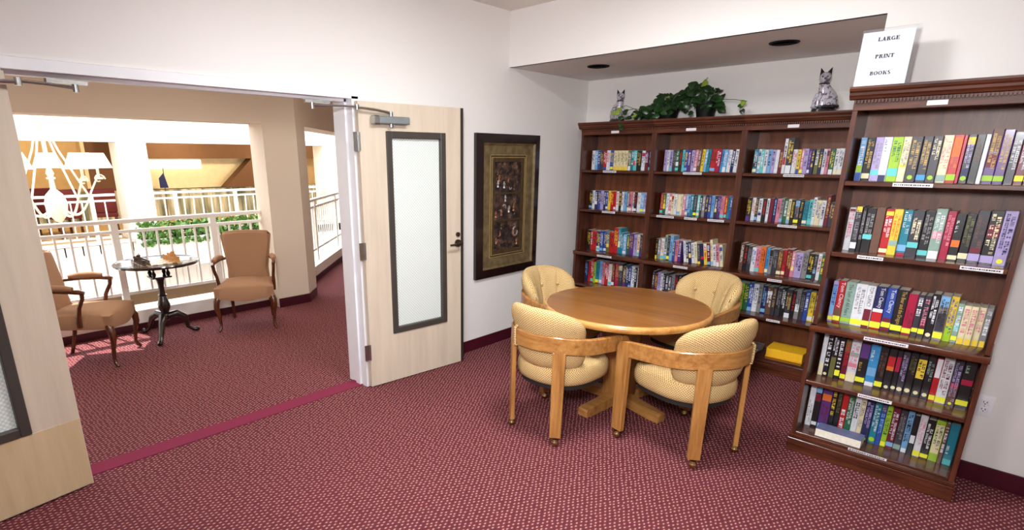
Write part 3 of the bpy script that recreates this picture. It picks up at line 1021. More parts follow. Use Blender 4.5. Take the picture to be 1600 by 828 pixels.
def glyphs(bm, x0, x1, z0, z1, y, rnd):
    """short letter-like strokes running down a spine"""
    z = z1
    wd = x1 - x0
    while z > z0:
        h = rnd.uniform(0.5, 0.8) * min(wd, 0.016)
        if rnd.random() > 0.14:
            k = rnd.randrange(5)
            s = h * 0.28
            cells = {0: [(0, 1, 0, 1)], 1: [(0, 1, 0, s / h), (0, 1, 1 - s / h, 1)], 2: [(0, 1, 0, s / h), (0, 0.3, 0, 1)],
                     3: [(0, 1, 0.36, 0.64), (0.7, 1, 0, 1)], 4: [(0, 0.3, 0, 1), (0.7, 1, 0, 1), (0.3, 0.7, 0.3, 0.6)]}[k]
            for (a, b, c, d) in cells:
                q = [(x0 + wd * a, z - h * d), (x0 + wd * b, z - h * d), (x0 + wd * b, z - h * c), (x0 + wd * a, z - h * c)]
                bm.faces.new([bm.verts.new((u, y, v_)) for u, v_ in q])
        z -= h * 1.22

def text_mesh(txt, size):
    cu = bpy.data.curves.new('lettering', 'FONT')
    cu.body = txt
    cu.size = size
    cu.align_x = 'LEFT'
    cu.resolution_u = 2
    ob = bpy.data.objects.new('lettering', cu)
    COL.objects.link(ob)
    dg_ = bpy.context.evaluated_depsgraph_get()
    me = bpy.data.meshes.new_from_object(ob.evaluated_get(dg_))
    bpy.data.objects.remove(ob)
    bpy.data.curves.remove(cu)
    return me

def add_text(name, txt, size, parent, mat_color, fit=None, rot=None, loc=(0, 0, 0), mat='print_ink', xscale=1.0):
    me = text_mesh(txt, size)
    xs = [v.co.x for v in me.vertices]
    ys = [v.co.y for v in me.vertices]
    L, Hh = max(xs) - min(xs), max(ys) - min(ys)
    sx = (fit / L) if fit else xscale
    for v in me.vertices:
        v.co.x = (v.co.x - min(xs)) * sx
        v.co.y = v.co.y - min(ys)
    me.materials.clear()
    me.materials.append(M[mat])
    o = bpy.data.objects.new(name, me)
    COL.objects.link(o)
    o.parent = parent
    o.location = loc
    if rot is not None:
        o.rotation_euler = rot
    o.color = (*mat_color[:3], 1)
    return o, Hh

def book(cfg, x, yspine, z, w_, h, d, ang=0.0, soft=False):
    """spine faces -Y; local origin at the spine's foot, left edge"""
    col = cfg['c']
    bm = B()
    t = 0.0014 if soft else 0.0028
    e = min(0.004, w_ * 0.18)
    # rounded spine
    prism(bm, [(0, t * 1.6), (0, e * 0.6), (e * 0.7, 0), (w_ - e * 0.7, 0), (w_, e * 0.6), (w_, t * 1.6)], 0, h)
    box(bm, 0, t, t * 1.6, d, 0, h)
    box(bm, w_ - t, w_, t * 1.6, d, 0, h)
    o = mk('book', bm, 'book_cover', None, smooth=0, loc=(x, yspine, z), color=rgb(col))
    o.rotation_euler = (0, ang, 0)
    bxo('pages', 'paper', o, t, w_ - t, t * 1.6, d - (0 if soft else 0.004), 0 if soft else 0.003, h - (0.0003 if soft else 0.004))
    yy = -0.0004
    for (a, b, c) in cfg.get('bands', ()):
        bm = B()
        bm.faces.new([bm.verts.new((u, yy, v_)) for u, v_ in ((e * 0.7, a * h), (w_ - e * 0.7, a * h), (w_ - e * 0.7, b * h), (e * 0.7, b * h))])
        mk('spine_band', bm, 'print_ink', o, smooth=0, color=rgb(c))
        yy -= 0.0002
    tc = cfg.get('t')
    if cfg.get('txt'):
        s, sz = cfg['txt'], min(w_ * 0.86, 0.026)
        a, b = cfg.get('tz', (0.3, 0.96))
        add_text('title', s, sz, o, rgb(tc), fit=(b - a) * h, rot=(pi / 2, pi / 2, 0), loc=(w_ / 2 - sz * 0.34, yy - 0.0005, b * h))
    elif tc:
        bm = B()
        a, b = cfg.get('tz', (0.30, 0.92))
        iw = 0.26 if soft else 0.2
        if w_ > 0.03:
            glyphs(bm, w_ * 0.54, w_ * 0.84, h * a, h * (b - 0.05), yy - 0.0002, brand)
            b2 = B()
            glyphs(b2, w_ * 0.16, w_ * 0.42, h * (a + 0.12), h * b, yy - 0.0002, brand)
            mk('author_line', b2, 'print_ink', o, smooth=0, color=rgb(tc))['kind'] = 'stuff'
        else:
            glyphs(bm, w_ * iw, w_ * (1 - iw), h * a, h * b, yy - 0.0002, brand)
        if len(bm.faces) > 14:
            mk('title', bm, 'print_ink', o, smooth=0, color=rgb(tc))['kind'] = 'stuff'
        else:
            bm.free()
    st = cfg.get('s')
    if st:
        c, z0, z1 = st
        bm = B()
        if cfg.get('dot'):
            n = 14
            r = min((z1 - z0) * h / 2, w_ * 0.42)
            bm.faces.new([bm.verts.new((w_ / 2 + r * cos(2 * pi * k / n), yy - 0.0006, (z0 + z1) / 2 * h + r * sin(2 * pi * k / n))) for k in range(n)])
        else:
            bm.faces.new([bm.verts.new((u, yy - 0.0006, v_)) for u, v_ in ((0.001, z0 * h), (w_ - 0.001, z0 * h), (w_ - 0.001, z1 * h), (0.001, z1 * h))])
        mk('spine_sticker', bm, 'print_ink', o, smooth=0, color=rgb(c) if c != '!' else sr(236, 236, 60))
    return o

def size_word(w_):
    return 'slim' if w_ < 0.02 else ('thick' if w_ > 0.036 else 'medium')

def shelf_books(x0, x1, yspine, si, books, case, endw, depth, soft):
    """books: dicts with c, w (relative), h (m); laid left to right, filling x0..x1"""
    tot = sum(b['w'] for b in books)
    gaps = sum(b.get('gap', 0.0) for b in books)
    gap = 0.0006
    k = (x1 - x0 - gaps) / tot
    x = x0
    z = SHELF[si] + 0.0005
    n = len(books)
    for i, b in enumerate(books):
        w_ = b['w'] * k - gap
        lean = b.get('lean', 0.0)
        x += b.get('gap', 0.0)
        if lean < 0:
            w_ *= cos(lean)
        yo = brand.uniform(-0.006, 0.008)
        o = book(b, x, yspine + yo, z + (w_ * sin(lean) if lean > 0 else 0.0), w_, b['h'], depth * b.get('d', 1.0), lean, soft)
        extra = b.get('x', '')
        lab = '%s %s book%s, %s from %s end, %s shelf of %s' % (size_word(w_), PAL[b['c']][0], (' ' + extra) if extra else '', ORD[i], endw, SHW[si], case)
        tag(o, lab, 'book', 'books on the %s shelf of the %s' % (SHW[si], case))
        x += b['w'] * k
CON = {'w': 'kbrn', 'c': 'krbg', 'k': 'wzywr', 'n': 'wyl', 'b': 'wyw', 'l': 'nwb', 't': 'wkn', 'g': 'wy', 'y': 'krb', 'o': 'wk', 'r': 'wyk', 'm': 'wz', 'p': 'wzv', 'v': 'npk', 'P': 'wmk',
       'G': 'kwn', 'B': 'zcw', 'O': 'yw', 'L': 'gkw', 'd': 'wzG', 'a': 'nwk', 'z': 'km', 'R': 'wz', 'e': 'kg', 's': 'wn'}

def auto(seq, hbase, hvar, leans=None, stick=0.45):
    out = []
    for i, ch in enumerate(seq):
        b = {'c': ch, 'w': brand.uniform(0.75, 1.3), 'h': hbase + brand.uniform(-hvar, hvar), 't': brand.choice(CON[ch])}
        if brand.random() < stick:
            b['s'] = (brand.choice('!cwal'), 0.04, 0.17)
        if brand.random() < 0.3:
            a = brand.choice((0.0, 0.25, 0.72))
            b['bands'] = [(a, a + brand.uniform(0.12, 0.26), brand.choice('wklbrcyp'))]
        if leans and i >= leans[0]:
            b['lean'] = leans[1]
        out.append(b)
    return out

YS_ROW = 4.825
cases = {'A': (ROWX[0], 'bookcase nearest framed picture'), 'B': (ROWX[1], 'middle alcove bookcase'), 'C': (ROWX[2], 'alcove bookcase beside large print case')}
def run(case, si, seq, h, hv=0.004, x0=0.055, x1=0.722, leans=None, stick=0.3, d=0.11, soft=True, ys=YS_ROW, tweak=None):
    bx_, nm = cases[case]
    bl = auto(seq, h, hv, leans, stick)
    if tweak:
        tweak(bl)
    shelf_books(bx_ + x0, bx_ + x1, ys, si, bl, nm, 'picture', d, soft)

def wsame(idx):
    def f(bl):
        for i in idx:
            bl[i].update(w=1.1, h=0.178, t='O')
            bl[i]['bands'] = [(0.0, 0.2, 'y')]
            bl[i].pop('s', None)
    return f
run('A', 4, 'wlbdrwbccccOtakwmnw', 0.178, tweak=wsame([7, 8, 9, 10]))
run('A', 3, 'kwnbvnbyrrwkwlOPckwlvat', 0.176)
def rA(bl):
    for i in (8, 9):
        bl[i]['h'] = 0.245
run('A', 2, 'krrnbbOrrttlgpvcdk', 0.198, 0.010, d=0.125, tweak=rA)
run('A', 1, 'nrrLtlPrwmRdBnbwkww', 0.225, 0.014, d=0.125)
def rB1(bl):
    bl[15].update(w=1.7)
    bl[16].update(w=1.5)
run('B', 4, 'vwvdgkabpvPByltrRslwnww', 0.18, tweak=rB1, leans=(10, 0.05), x1=0.712)
run('B', 3, 'RgwPcwccPlltdadGnbldpPrtbO', 0.180, 0.003)
def rB3(bl):
    for i in (3, 4, 5):
        bl[i]['h'] = 0.225
    for i in range(9, len(bl)):
        bl[i]['lean'] = -0.15
    bl[9]['gap'] = 0.030
    bl[18].update(h=0.225, c='c')
run('B', 2, 'kGwedlbPpwnnwcdnymvwPc', 0.185, 0.008, d=0.12, x1=0.68, tweak=rB3, leans=None)
run('B', 1, 'dmvwkddGkn', 0.205, 0.012, d=0.125, stick=0.2, x1=0.33)
def rC1(bl):
    bl[9].update(c='d', h=0.262, w=1.7)
    bl[8].update(c='w', h=0.255, w=0.9, t='k')
run('C', 4, 'twawlvwmdbwyPvpnOnwPgwwlb', 0.178, tweak=rC1)
def rC2(bl):
    bl[17].update(c='w', h=0.205)
    bl[20].update(c='m', h=0.225)
run('C', 3, 'kwdwkwmnPGgckdktawcwmdkw', 0.182, 0.008, tweak=rC2)
def rC3(bl):
    bl[0].update(h=0.225, t='w')
    for i, ch in enumerate('BwkwdPoosGdB'):
        bl[i]['h'] = max(bl[i]['h'], 0.20)
    bl[13].update(w=1.7)
run('C', 2, 'BkdwPosGdBrmPvGkdwgw', 0.205, 0.010, d=0.125, x1=0.70, tweak=rC3)
run('C', 1, 'lLgbwGnBddkdkGdbyBl', 0.235, 0.012, d=0.13, stick=0.15)

# ---- large print bookcase, written out from the photograph
def bk(c, w_, h, t=None, s=None, dot=False, bands=(), txt=None, tz=None, lean=0.0, x='', d=1.0):
    o = {'c': c, 'w': w_, 'h': h, 'bands': list(bands), 'x': x, 'd': d}
    if t:
        o['t'] = t
    if s:
        o['s'] = s
    if dot:
        o['dot'] = True
    if txt:
        o['txt'] = txt
    if tz:
        o['tz'] = tz
    if lean:
        o['lean'] = lean
    return o
Y0 = ('!', 0.06, 0.17)
A0 = ('a', 0.12, 0.24)
G0 = ('L', 0.05, 0.15)
S5 = [bk('l', 13, .218, 'w', ('L', .2, .36), bands=[(0, .18, 'b')]), bk('k', 17, .218, 'z', ('c', .05, .17), tz=(.3, .95)), bk('v', 17, .218, 'G', ('a', .13, .25)),
      bk('w', 17, .218, 'b', None, bands=[(0, .14, 'n')], tz=(.55, .95)), bk('L', 21, .218, 'g', ('a', .12, .30), tz=(.45, .92)), bk('c', 15, .218, 'G', None, bands=[(.32, .38, 'y')]),
      bk('d', 21, .218, 'z', G0, True), bk('d', 18, .218, 'z', ('s', .04, .16)), bk('d', 18, .218, 'c', G0, True, tz=(.5, .95)), bk('c', 18, .222, 'P', ('e', .02, .16)),
      bk('r', 17, .222, 'o', ('L', .05, .18), bands=[(.55, .95, 'o')]), bk('R', 6, .22, None), bk('k', 15, .222, 'v', G0, True, bands=[(.8, .95, 'y'), (.1, .3, 'n')]), bk('k', 15, .222, 'B'),
      bk('w', 8, .222), bk('p', 19, .245, 'z', G0, bands=[(.6, 1, 'B'), (.3, .55, 'm')]), bk('p', 17, .24, 'z', G0), bk('d', 16, .23, 'w'), bk('m', 15, .23, 'w', Y0), bk('k', 15, .225, 'w', Y0)]
S4 = [bk('w', 13, .232, 'P', None, bands=[(.9, .97, 'm')], x='with red band'), bk('d', 13, .24, 'G', ('w', .06, .2), bands=[(.88, 1, 'y')]), bk('k', 8, .236, 'G'), bk('k', 18, .234, 'G', ('a', .3, .41)), bk('B', 17, .24, None),
      bk('r', 16, .234, 'w', ('c', .03, .12), bands=[(.86, .95, 'y')], tz=(.4, .84)), bk('y', 16, .236, 'o', ('e', .2, .32)), bk('t', 17, .234, 'w', ('l', .1, .24), tz=(.5, .96), bands=[(.0, .06, 'R')]), bk('d', 20, .234, 'c', ('a', .2, .32), tz=(.4, .85)),
      bk('k', 18, .235, 'G', ('a', .05, .16)), bk('e', 19, .25, 'w', None, bands=[(.0, .16, 'w'), (.4, .55, 'P')]), bk('R', 15, .24, 'P'), bk('k', 16, .228, 'w', ('c', .03, .12), bands=[(.3, .45, 'o')], tz=(.5, .9)),
      bk('k', 16, .232, 'O', ('c', .06, .18), tz=(.3, .95)), bk('d', 19, .248, 'B', ('v', .04, .18), bands=[(.2, .3, 'm')]), bk('k', 21, .25, 'c', ('v', .02, .16), bands=[(.5, .75, 'm')], tz=(.22, .95)), bk('v', 20, .255, 'n', ('!', .03, .12), True, tz=(.2, .95))]
S3 = [bk('v', 12, .235, 'b', ('!', .04, .13), bands=[(.2, .9, 'l')]), bk('r', 17, .242, 'w', ('!', .05, .16), txt='Tom Clancy', tz=(.36, .97), bands=[(.02, .34, 'B')], x='lettered Tom Clancy'),
      bk('e', 23, .240, 'k', ('L', .05, .14), txt='The Sum of All Fears', tz=(.2, .95), x='lettered in green'), bk('w', 25, .238, 'G', ('!', .03, .16)), bk('w', 18, .236, 'k', ('!', .05, .16), bands=[(0, .44, 'm')], txt='TOM CLANCY', tz=(.5, .97), x='lettered TOM CLANCY'),
      bk('n', 24, .238, 'w', ('!', .03, .17), bands=[(0, .48, 'w'), (.0, .40, 'r')], txt='Tom Clancy', tz=(.5, .97), x='with a flag'), bk('b', 20, .238, 'w', ('!', .08, .2), bands=[(0, .3, 'm')], txt='Tom Clancy', tz=(.42, .96), x='lettered Tom Clancy'),
      bk('k', 24, .235, 'z', ('!', .05, .18), txt='The Bear and the Dragon', tz=(.2, .97), bands=[(.2, .2, 'm')], x='with gold title'), bk('R', 19, .222, 'm', ('!', .04, .16), tz=(.2, .6)), bk('d', 13, .222, 'w', ('!', .1, .2), tz=(.5, .98)), bk('d', 13, .222, 'P', ('!', .08, .2), bands=[(.24, .4, 'm')]),
      bk('k', 16, .238, 'w', ('c', .04, .13), True, tz=(.35, .95)), bk('G', 19, .236, 'k', ('!', .04, .18), bands=[(.75, .98, 'l'), (.2, .6, 'd')]), bk('y', 15, .236, 'b', ('L', .03, .14), bands=[(0, .35, 'L')], tz=(.2, .95)),
      bk('e', 12, .205, 'w', Y0, bands=[(.3, .5, 'a')]), bk('c', 13, .200, 'P', None, bands=[(0, .16, 'y')], x='of a series'), bk('c', 13, .200, 'P', None, bands=[(0, .16, 'y')], x='of a series'), bk('c', 13, .200, 'P', None, bands=[(0, .16, 'y')], x='of a series'), bk('G', 12, .20, 'w', None, bands=[(0, .16, 'y')])]
S2 = [bk('w', 12, .255, None, None, bands=[(0, .3, 'c')]), bk('k', 13, .255, 'w', ('c', .03, .1), True), bk('k', 15, .25, 'w', None, bands=[(.0, .5, 'O')], tz=(.55, .97)), bk('k', 13, .25, 'w', ('!', .08, .22)), bk('m', 14, .248, 'r', ('!', .03, .14), bands=[(.68, .98, 'O')]),
      bk('w', 22, .252, 'P', ('c', .02, .2), bands=[(.35, .45, 'P'), (.6, .7, 'e')]), bk('k', 22, .248, 'z', ('!', .05, .16), bands=[(.62, .96, 'p')], tz=(.2, .52)), bk('s', 22, .246, 'w', None, bands=[(0, .1, 'w'), (.25, .45, 'l')], tz=(.5, .9)), bk('k', 18, .244, 'B', ('!', .05, .17)),
      bk('k', 18, .24, 'r', ('c', .04, .12), True, bands=[(.5, .82, 'r'), (.48, .58, 'o')], tz=(.6, .8)), bk('k', 12, .24, 'P', ('c', .06, .16), True, bands=[(.5, .85, 'R')], tz=(.55, .8)), bk('d', 15, .24, 'v', ('c', .06, .16), True), bk('k', 17, .24, 'O', ('c', .06, .16), True, tz=(.5, .92)),
      bk('k', 19, .238, 'k', ('c', .06, .15), True, bands=[(.45, .9, 'y')], tz=(.5, .86)), bk('k', 17, .236, 'e', ('c', .06, .15), True, tz=(.45, .9)), bk('r', 13, .24, 'w', ('!', .03, .14), bands=[(.55, .98, 'w')], tz=(.15, .5)), bk('w', 21, .25, 'm', ('!', .02, .14), tz=(.2, .94)),
      bk('d', 18, .248, 'v', ('!', .02, .08), True, bands=[(.05, .4, 'B'), (.4, .5, 'r')], tz=(.1, .95)), bk('k', 24, .25, 'e', ('!', .06, .17), bands=[(.5, .62, 'R')], tz=(.66, .92))]
S1 = [bk('w', 17, .275, 'G', None, bands=[(0, .7, 'w')], tz=(.1, .6), x='binder'), bk('k', 18, .272, 'r', None, bands=[(.82, .95, 'l'), (.62, .8, 'm'), (.05, .13, 'w')], tz=(.64, .78)), bk('p', 27, .268, 'm', ('l', .02, .12), bands=[(.68, .84, 'o')], tz=(.2, .6)), bk('k', 14, .262, 'y', None, tz=(.4, .95)), bk('k', 14, .26, 'O', None, tz=(.5, .95)),
      bk('r', 16, .262, 'w', None, tz=(.15, .6)), bk('g', 17, .258, 'w'), bk('w', 16, .26, 'k', None, tz=(.5, .85)), bk('c', 13, .255, 'G', ('L', .02, .1)), bk('n', 21, .262, 'v', ('L', .02, .1), True), bk('t', 18, .252, 'w', ('L', .03, .16), True), bk('b', 13, .25, 'l', None, bands=[(.82, .96, 'B')]), bk('L', 14, .252, 'g', ('!', .02, .12)),
      bk('m', 18, .25, 'w', ('l', .06, .16), tz=(.25, .95)), bk('d', 18, .245, 'G', ('e', .04, .16)), bk('l', 15, .248, 'k', None, bands=[(.0, .1, 'w')]), bk('k', 14, .235, 'w', None, bands=[(.3, .5, 'w')], tz=(.6, .95)), bk('w', 17, .248, 'P', ('!', .02, .14)), bk('k', 19, .23, 'w', ('!', .03, .13), tz=(.3, .9)),
      bk('L', 21, .238, 'g', None, bands=[(.2, .9, 'c')]), bk('B', 10, .232, 'w', None), bk('t', 21, .236, 'w', None, tz=(.15, .5), bands=[(.0, .14, 'a')])]
nmR = 'large print bookcase'
X0, X1 = RX + 0.04, RX + BW_ - 0.026
shelf_books(X0, X1, 3.612, 4, S5, nmR, 'alcove', 0.138, False)
shelf_books(X0 + 0.01, X1 - 0.012, 3.612, 3, S4, nmR, 'alcove', 0.138, False)
shelf_books(X0, X1 - 0.004, 3.625, 2, S3, nmR, 'alcove', 0.125, False)
shelf_books(X0 + 0.005, X1 - 0.004, 3.625, 1, S2, nmR, 'alcove', 0.125, False)
shelf_books(X0 - 0.01, X1 - 0.004, 3.622, 0, S1, nmR, 'alcove', 0.128, False)

# white book lying flat in front of the upright ones on the bottom shelf
def flat_book(name, label, cat, loc, rz, sx, sy, sz, cover, pages='paper', edge=True, group=None):
    t_ = thing(name, label, cat, loc, rz, group)
    bxo('cover', cover, t_, 0, sx, 0, sy, sz - 0.0015, sz)
    bxo('cover', cover, t_, 0, sx, 0, sy, 0, 0.0015)
    bxo('pages', pages, t_, 0.001, sx - 0.001, 0.001, sy - 0.001, 0.0015, sz - 0.0015)
    return t_
flat_book('flat_book', 'white paged book lying flat in front of the bottom shelf row', 'book', (RX + 0.115, 3.50, SHELF[0] + 0.001), 0.0, 0.225, 0.10, 0.048, 'cover_slate')
for i in range(3):
    flat_book('magazine', ('lowest', 'middle', 'topmost')[i] + ' magazine in the small stack beside the yellow directory', 'magazine',
              (1.70 + 0.01 * i, 4.73 + 0.004 * i, SHELF[0] + 0.001 + 0.0135 * i), 0.05 * (i - 1), 0.26, 0.20, 0.013, ('magazine_blue', 'magazine_blue', 'magazine_grey')[i], group='magazines on the bottom shelf')
t_ = thing('telephone_directory', 'thick yellow directory lying on the bottom alcove shelf', 'directory', (2.04, 4.74, SHELF[0] + 0.001), 0.02)
bxo('pages', 'directory_yellow', t_, 0.002, 0.268, 0.002, 0.208, 0.002, 0.072, 0.004)
bxo('cover', 'directory_yellow', t_, 0, 0.27, 0, 0.21, 0.072, 0.0745)
bxo('cover', 'directory_yellow', t_, 0, 0.27, 0, 0.21, 0, 0.002)

# ================================================================== round table
TC = (1.525, 3.305)
tb = thing('round_table', 'round oak pedestal table between the four woven chairs', 'table', (TC[0], TC[1], 0))
TR = 0.55
bm = B()
lathe(bm, [(0.0, 0.700), (TR - 0.03, 0.700), (TR - 0.015, 0.7335), (TR - 0.016, 0.735), (0.0, 0.735)], 72)
mk('table_top', bm, 'table_top', tb)
bm = B()
n = 72
prof = [(TR - 0.016, 0.7352), (TR - 0.006, 0.7345), (TR + 0.002, 0.728), (TR + 0.006, 0.716), (TR + 0.003, 0.702), (TR - 0.006, 0.692), (TR - 0.03, 0.690), (TR - 0.05, 0.698)]
rings = [[bm.verts.new((r * cos(2 * pi * q / n), r * sin(2 * pi * q / n), z)) for q in range(n)] for r, z in prof]
for i in range(len(prof) - 1):
    for q in range(n):
        bm.faces.new((rings[i][q], rings[i][(q + 1) % n], rings[i + 1][(q + 1) % n], rings[i + 1][q]))
mk('edge_banding', bm, 'table_edge', tb)
bm = B()
lathe(bm, [(0.0, 0.655), (0.27, 0.655), (0.28, 0.70), (0.0, 0.70)], 48)
mk('apron', bm, 'oak', tb)
bxo('column', 'oak', tb, -0.085, 0.085, -0.085, 0.085, 0.075, 0.64, 0.008, 2)
ra_ = RAD(-10)
for k in range(4):
    a = k * pi / 2 + ra_
    bm = B()
    prof = [(0.06, 0.02), (0.30, 0.0), (0.365, 0.0), (0.365, 0.052), (0.345, 0.062), (0.20, 0.075), (0.06, 0.10)]
    ca, sa = cos(a), sin(a)
    prism(bm, prof, -0.04, 0.04, lambda p, q, h: (p * ca - h * sa, p * sa + h * ca, q))
    bmesh.ops.bevel(bm, geom=bm.edges[:], offset=0.004, segments=1, affect='EDGES')
    mk('base_foot', bm, 'oak_h', tb)

# ================================================================== barrel chairs on casters
def rail_pt(s):
    """s in -1..1 ; 0 = middle of the back"""
    sg = 1 if s >= 0 else -1
    a = abs(s)
    if a < 0.66:
        f = a / 0.66 * pi / 2
        return Vector((sg * 0.287 * sin(f), -0.02 - 0.285 * cos(f), 0))
    k = (a - 0.66) / 0.34
    return Vector((sg * (0.287 + 0.017 * k), -0.02 + 0.252 * k, 0))

def barrel_chair():
    t_ = thing('barrel_chair', 'x', 'chair', (0, 0, 0), 0, 'woven caster chairs around the table')
    # bent arm and back rail
    bm = B()
    N = 44
    path = [rail_pt(-1 + 2 * i / N) for i in range(N + 1)]
    drop = [0.055 * max(0, (abs(-1 + 2 * i / N) - 0.25) / 0.75) for i in range(N + 1)]
    strip_band(bm, path, [0.600 - d for d in drop], [0.700 - d for d in drop], 0.030)
    mk('arm_rail', bm, 'oak_h', t_)
    # front legs: outward boards with a rounded top corner running into the rail
    for sg in (-1, 1):
        bm = B()
        zt = 0.647
        arc = [(0.275 - 0.055 + 0.055 * cos(RAD(a)), zt - 0.055 + 0.055 * sin(RAD(a))) for a in range(0, 91, 15)]
        prof = [(0.195, 0.058), (0.273, 0.058)] + arc + [(0.184, zt)]
        x = sg * 0.303
        prism(bm, prof, -0.017, 0.017, lambda p, q, h: (x + h + sg * 0.002 * (0.6 - q), p, q))
        bmesh.ops.bevel(bm, geom=bm.edges[:], offset=0.003, segments=1, affect='EDGES')
        lg = mk('leg', bm, 'oak', t_)
        caster(lg, (x + sg * 0.002, 0.235))
        # back legs set tangentially under the rail
        f = sg * 0.66 * 39 / 90
        p = rail_pt(f)
        tt = (rail_pt(f + 0.01) - rail_pt(f - 0.01)).normalized()
        no = Vector((tt.y, -tt.x, 0))
        bm = B()
        wd0, wd1 = 0.034, 0.039
        lo = [p + tt * a + no * b + Vector((0, 0, 0.058)) for a, b in ((-wd0, -0.014), (wd0, -0.014), (wd0, 0.014), (-wd0, 0.014))]
        hi = [p + tt * a + no * b + Vector((0, 0, 0.605)) for a, b in ((-wd1, -0.014), (wd1, -0.014), (wd1, 0.014), (-wd1, 0.014))]
        L_ = [bm.verts.new(q) for q in lo]
        H_ = [bm.verts.new(q) for q in hi]
        bm.faces.new(L_[::-1])
        bm.faces.new(H_)
        for i in range(4):
            bm.faces.new((L_[i], L_[(i + 1) % 4], H_[(i + 1) % 4], H_[i]))
        bmesh.ops.bevel(bm, geom=bm.edges[:], offset=0.003, segments=1, affect='EDGES')
        lg = mk('leg', bm, 'oak', t_)
        caster(lg, (p.x, p.y))
    # seat pan and cushion
    bm = B()
    def outline(k):
        pts = []
        for i in range(40):
            a = 2 * pi * i / 40
            c, s = cos(a), sin(a)
            e = 3.4 if s > 0 else 2.3
            r = (abs(c) ** e + abs(s) ** e) ** (-1 / e)
            pts.append((0.257 * k * r * c, 0.012 + (0.262 if s > 0 else 0.268) * k * r * s))
        return pts
    prism(bm, outline(0.92), 0.345, 0.372)
    mk('seat_pan', bm, 'seat_pan', t_)
    bm = B()
    layers = [(0.90, 0.368), (0.985, 0.382), (1.01, 0.410), (1.01, 0.445), (0.98, 0.470), (0.90, 0.488), (0.6, 0.498), (0.3, 0.502)]
    rg = [[bm.verts.new((a, b, z)) for a, b in outline(k)] for k, z in layers]
    for i in range(len(rg) - 1):
        for q in range(40):
            bm.faces.new((rg[i][q], rg[i][(q + 1) % 40], rg[i + 1][(q + 1) % 40], rg[i + 1][q]))
    bm.faces.new(rg[0][::-1])
    bm.faces.new(rg[-1])
    mk('seat_cushion', bm, 'chair_weave', t_, smooth=80)
    # wrapped back cushion, tufted on the inside, leaning out over the rail
    bm = B()
    NA, NC = 48, 26
    A = RAD(82)
    rg = []
    for i in range(NA + 1):
        a = -A + 2 * A * i / NA
        u = abs(a) / A
        zt_ = 0.685 + 0.165 * (1 - u ** 2.6) ** 0.8
        zc = (zt_ + 0.478) / 2
        hh = (zt_ - 0.478) / 2 * (1 - u ** 16) ** 0.5 + 0.006
        th = 0.052 * (1 - u ** 9) ** 0.5 + 0.004
        ring = []
        for j in range(NC):
            p = 2 * pi * j / NC
            c, s = cos(p), sin(p)
            e = 2.7
            r = (abs(c) ** e + abs(s) ** e) ** (-1 / e)
            dr_, dz = th * r * c, hh * r * s
            z = zc + dz
            # tufts on the inner face, a crease where the rail presses the outer face
            if c < 0:
                sm = min(abs(a - q) for q in (RAD(-42), 0, RAD(42)))
                dr_ += 0.017 * math.exp(-(sm / 0.05) ** 2) * (1 - 0.5 * abs(dz / 0.19))
                dr_ += 0.014 * math.exp(-(sm / 0.10) ** 2 - ((z - 0.715) / 0.035) ** 2)
            else:
                dr_ -= 0.020 * math.exp(-((z - 0.66) / 0.055) ** 2)
            lean = 0.055 * max(0, (z - 0.60) / 0.25) ** 1.2 - 0.02 * max(0, (0.60 - z) / 0.13)
            R = 0.222 + dr_ + lean
            ring.append(bm.verts.new((R * sin(a), -0.02 - R * cos(a) * 1.0, z)))
        rg.append(ring)
    uvl = bm.loops.layers.uv.new('cloth')
    mid_r = rg[NA // 2]
    cum = [0.0]
    for j in range(NC):
        cum.append(cum[-1] + (mid_r[(j + 1) % NC].co - mid_r[j].co).length)
    for i in range(NA):
        for j in range(NC):
            f_ = bm.faces.new((rg[i][j], rg[i][(j + 1) % NC], rg[i + 1][(j + 1) % NC], rg[i + 1][j]))
            for lp, (ii, jj) in zip(f_.loops, ((i, j), (i, j + 1), (i + 1, j + 1), (i + 1, j))):
                lp[uvl].uv = (0.24 * 2 * A * ii / NA, cum[jj])
    bm.faces.new(rg[0][::-1])
    bm.faces.new(rg[-1])
    bc = mk('back_cushion', bm, 'cushion_weave', t_, smooth=80)
    for q in (RAD(-42), 0, RAD(42)):
        bm = B()
        R = 0.196
        sphere(bm, (R * sin(q), -0.02 - R * cos(q), 0.715), 0.011, 10, 6)
        mk('button', bm, 'chair_weave', bc)
    return t_

def caster(leg, xy):
    bm = B()
    x, y = xy
    sphere(bm, (x, y, 0.024), 0.024, 14, 10)
    box(bm, x - 0.005, x + 0.005, y - 0.005, y + 0.005, 0.04, 0.066)
    lathe(bm, [(0.0, 0.036), (0.022, 0.036), (0.018, 0.050), (0.0, 0.056)], 14, (x, y, 0))
    mk('caster', bm, 'antique_brass', leg)

def strap(ch_, deg):
    bm = B()
    f = 0.66 * deg / 90
    p = rail_pt(f)
    tt = (rail_pt(f + 0.01) - rail_pt(f - 0.01)).normalized()
    no = Vector((tt.y, -tt.x, 0)).normalized()
    if no.dot(p) < 0:
        no = -no
    loop = [(-0.035, 0.722), (0.010, 0.712), (0.021, 0.70), (0.021, 0.65), (0.019, 0.594), (-0.035, 0.590)]
    tube(bm, [p + no * a + Vector((0, 0, b)) for a, b in loop], 0.0105, 8, flat=0.7)
    mk('strap', bm, 'chair_weave', ch_)

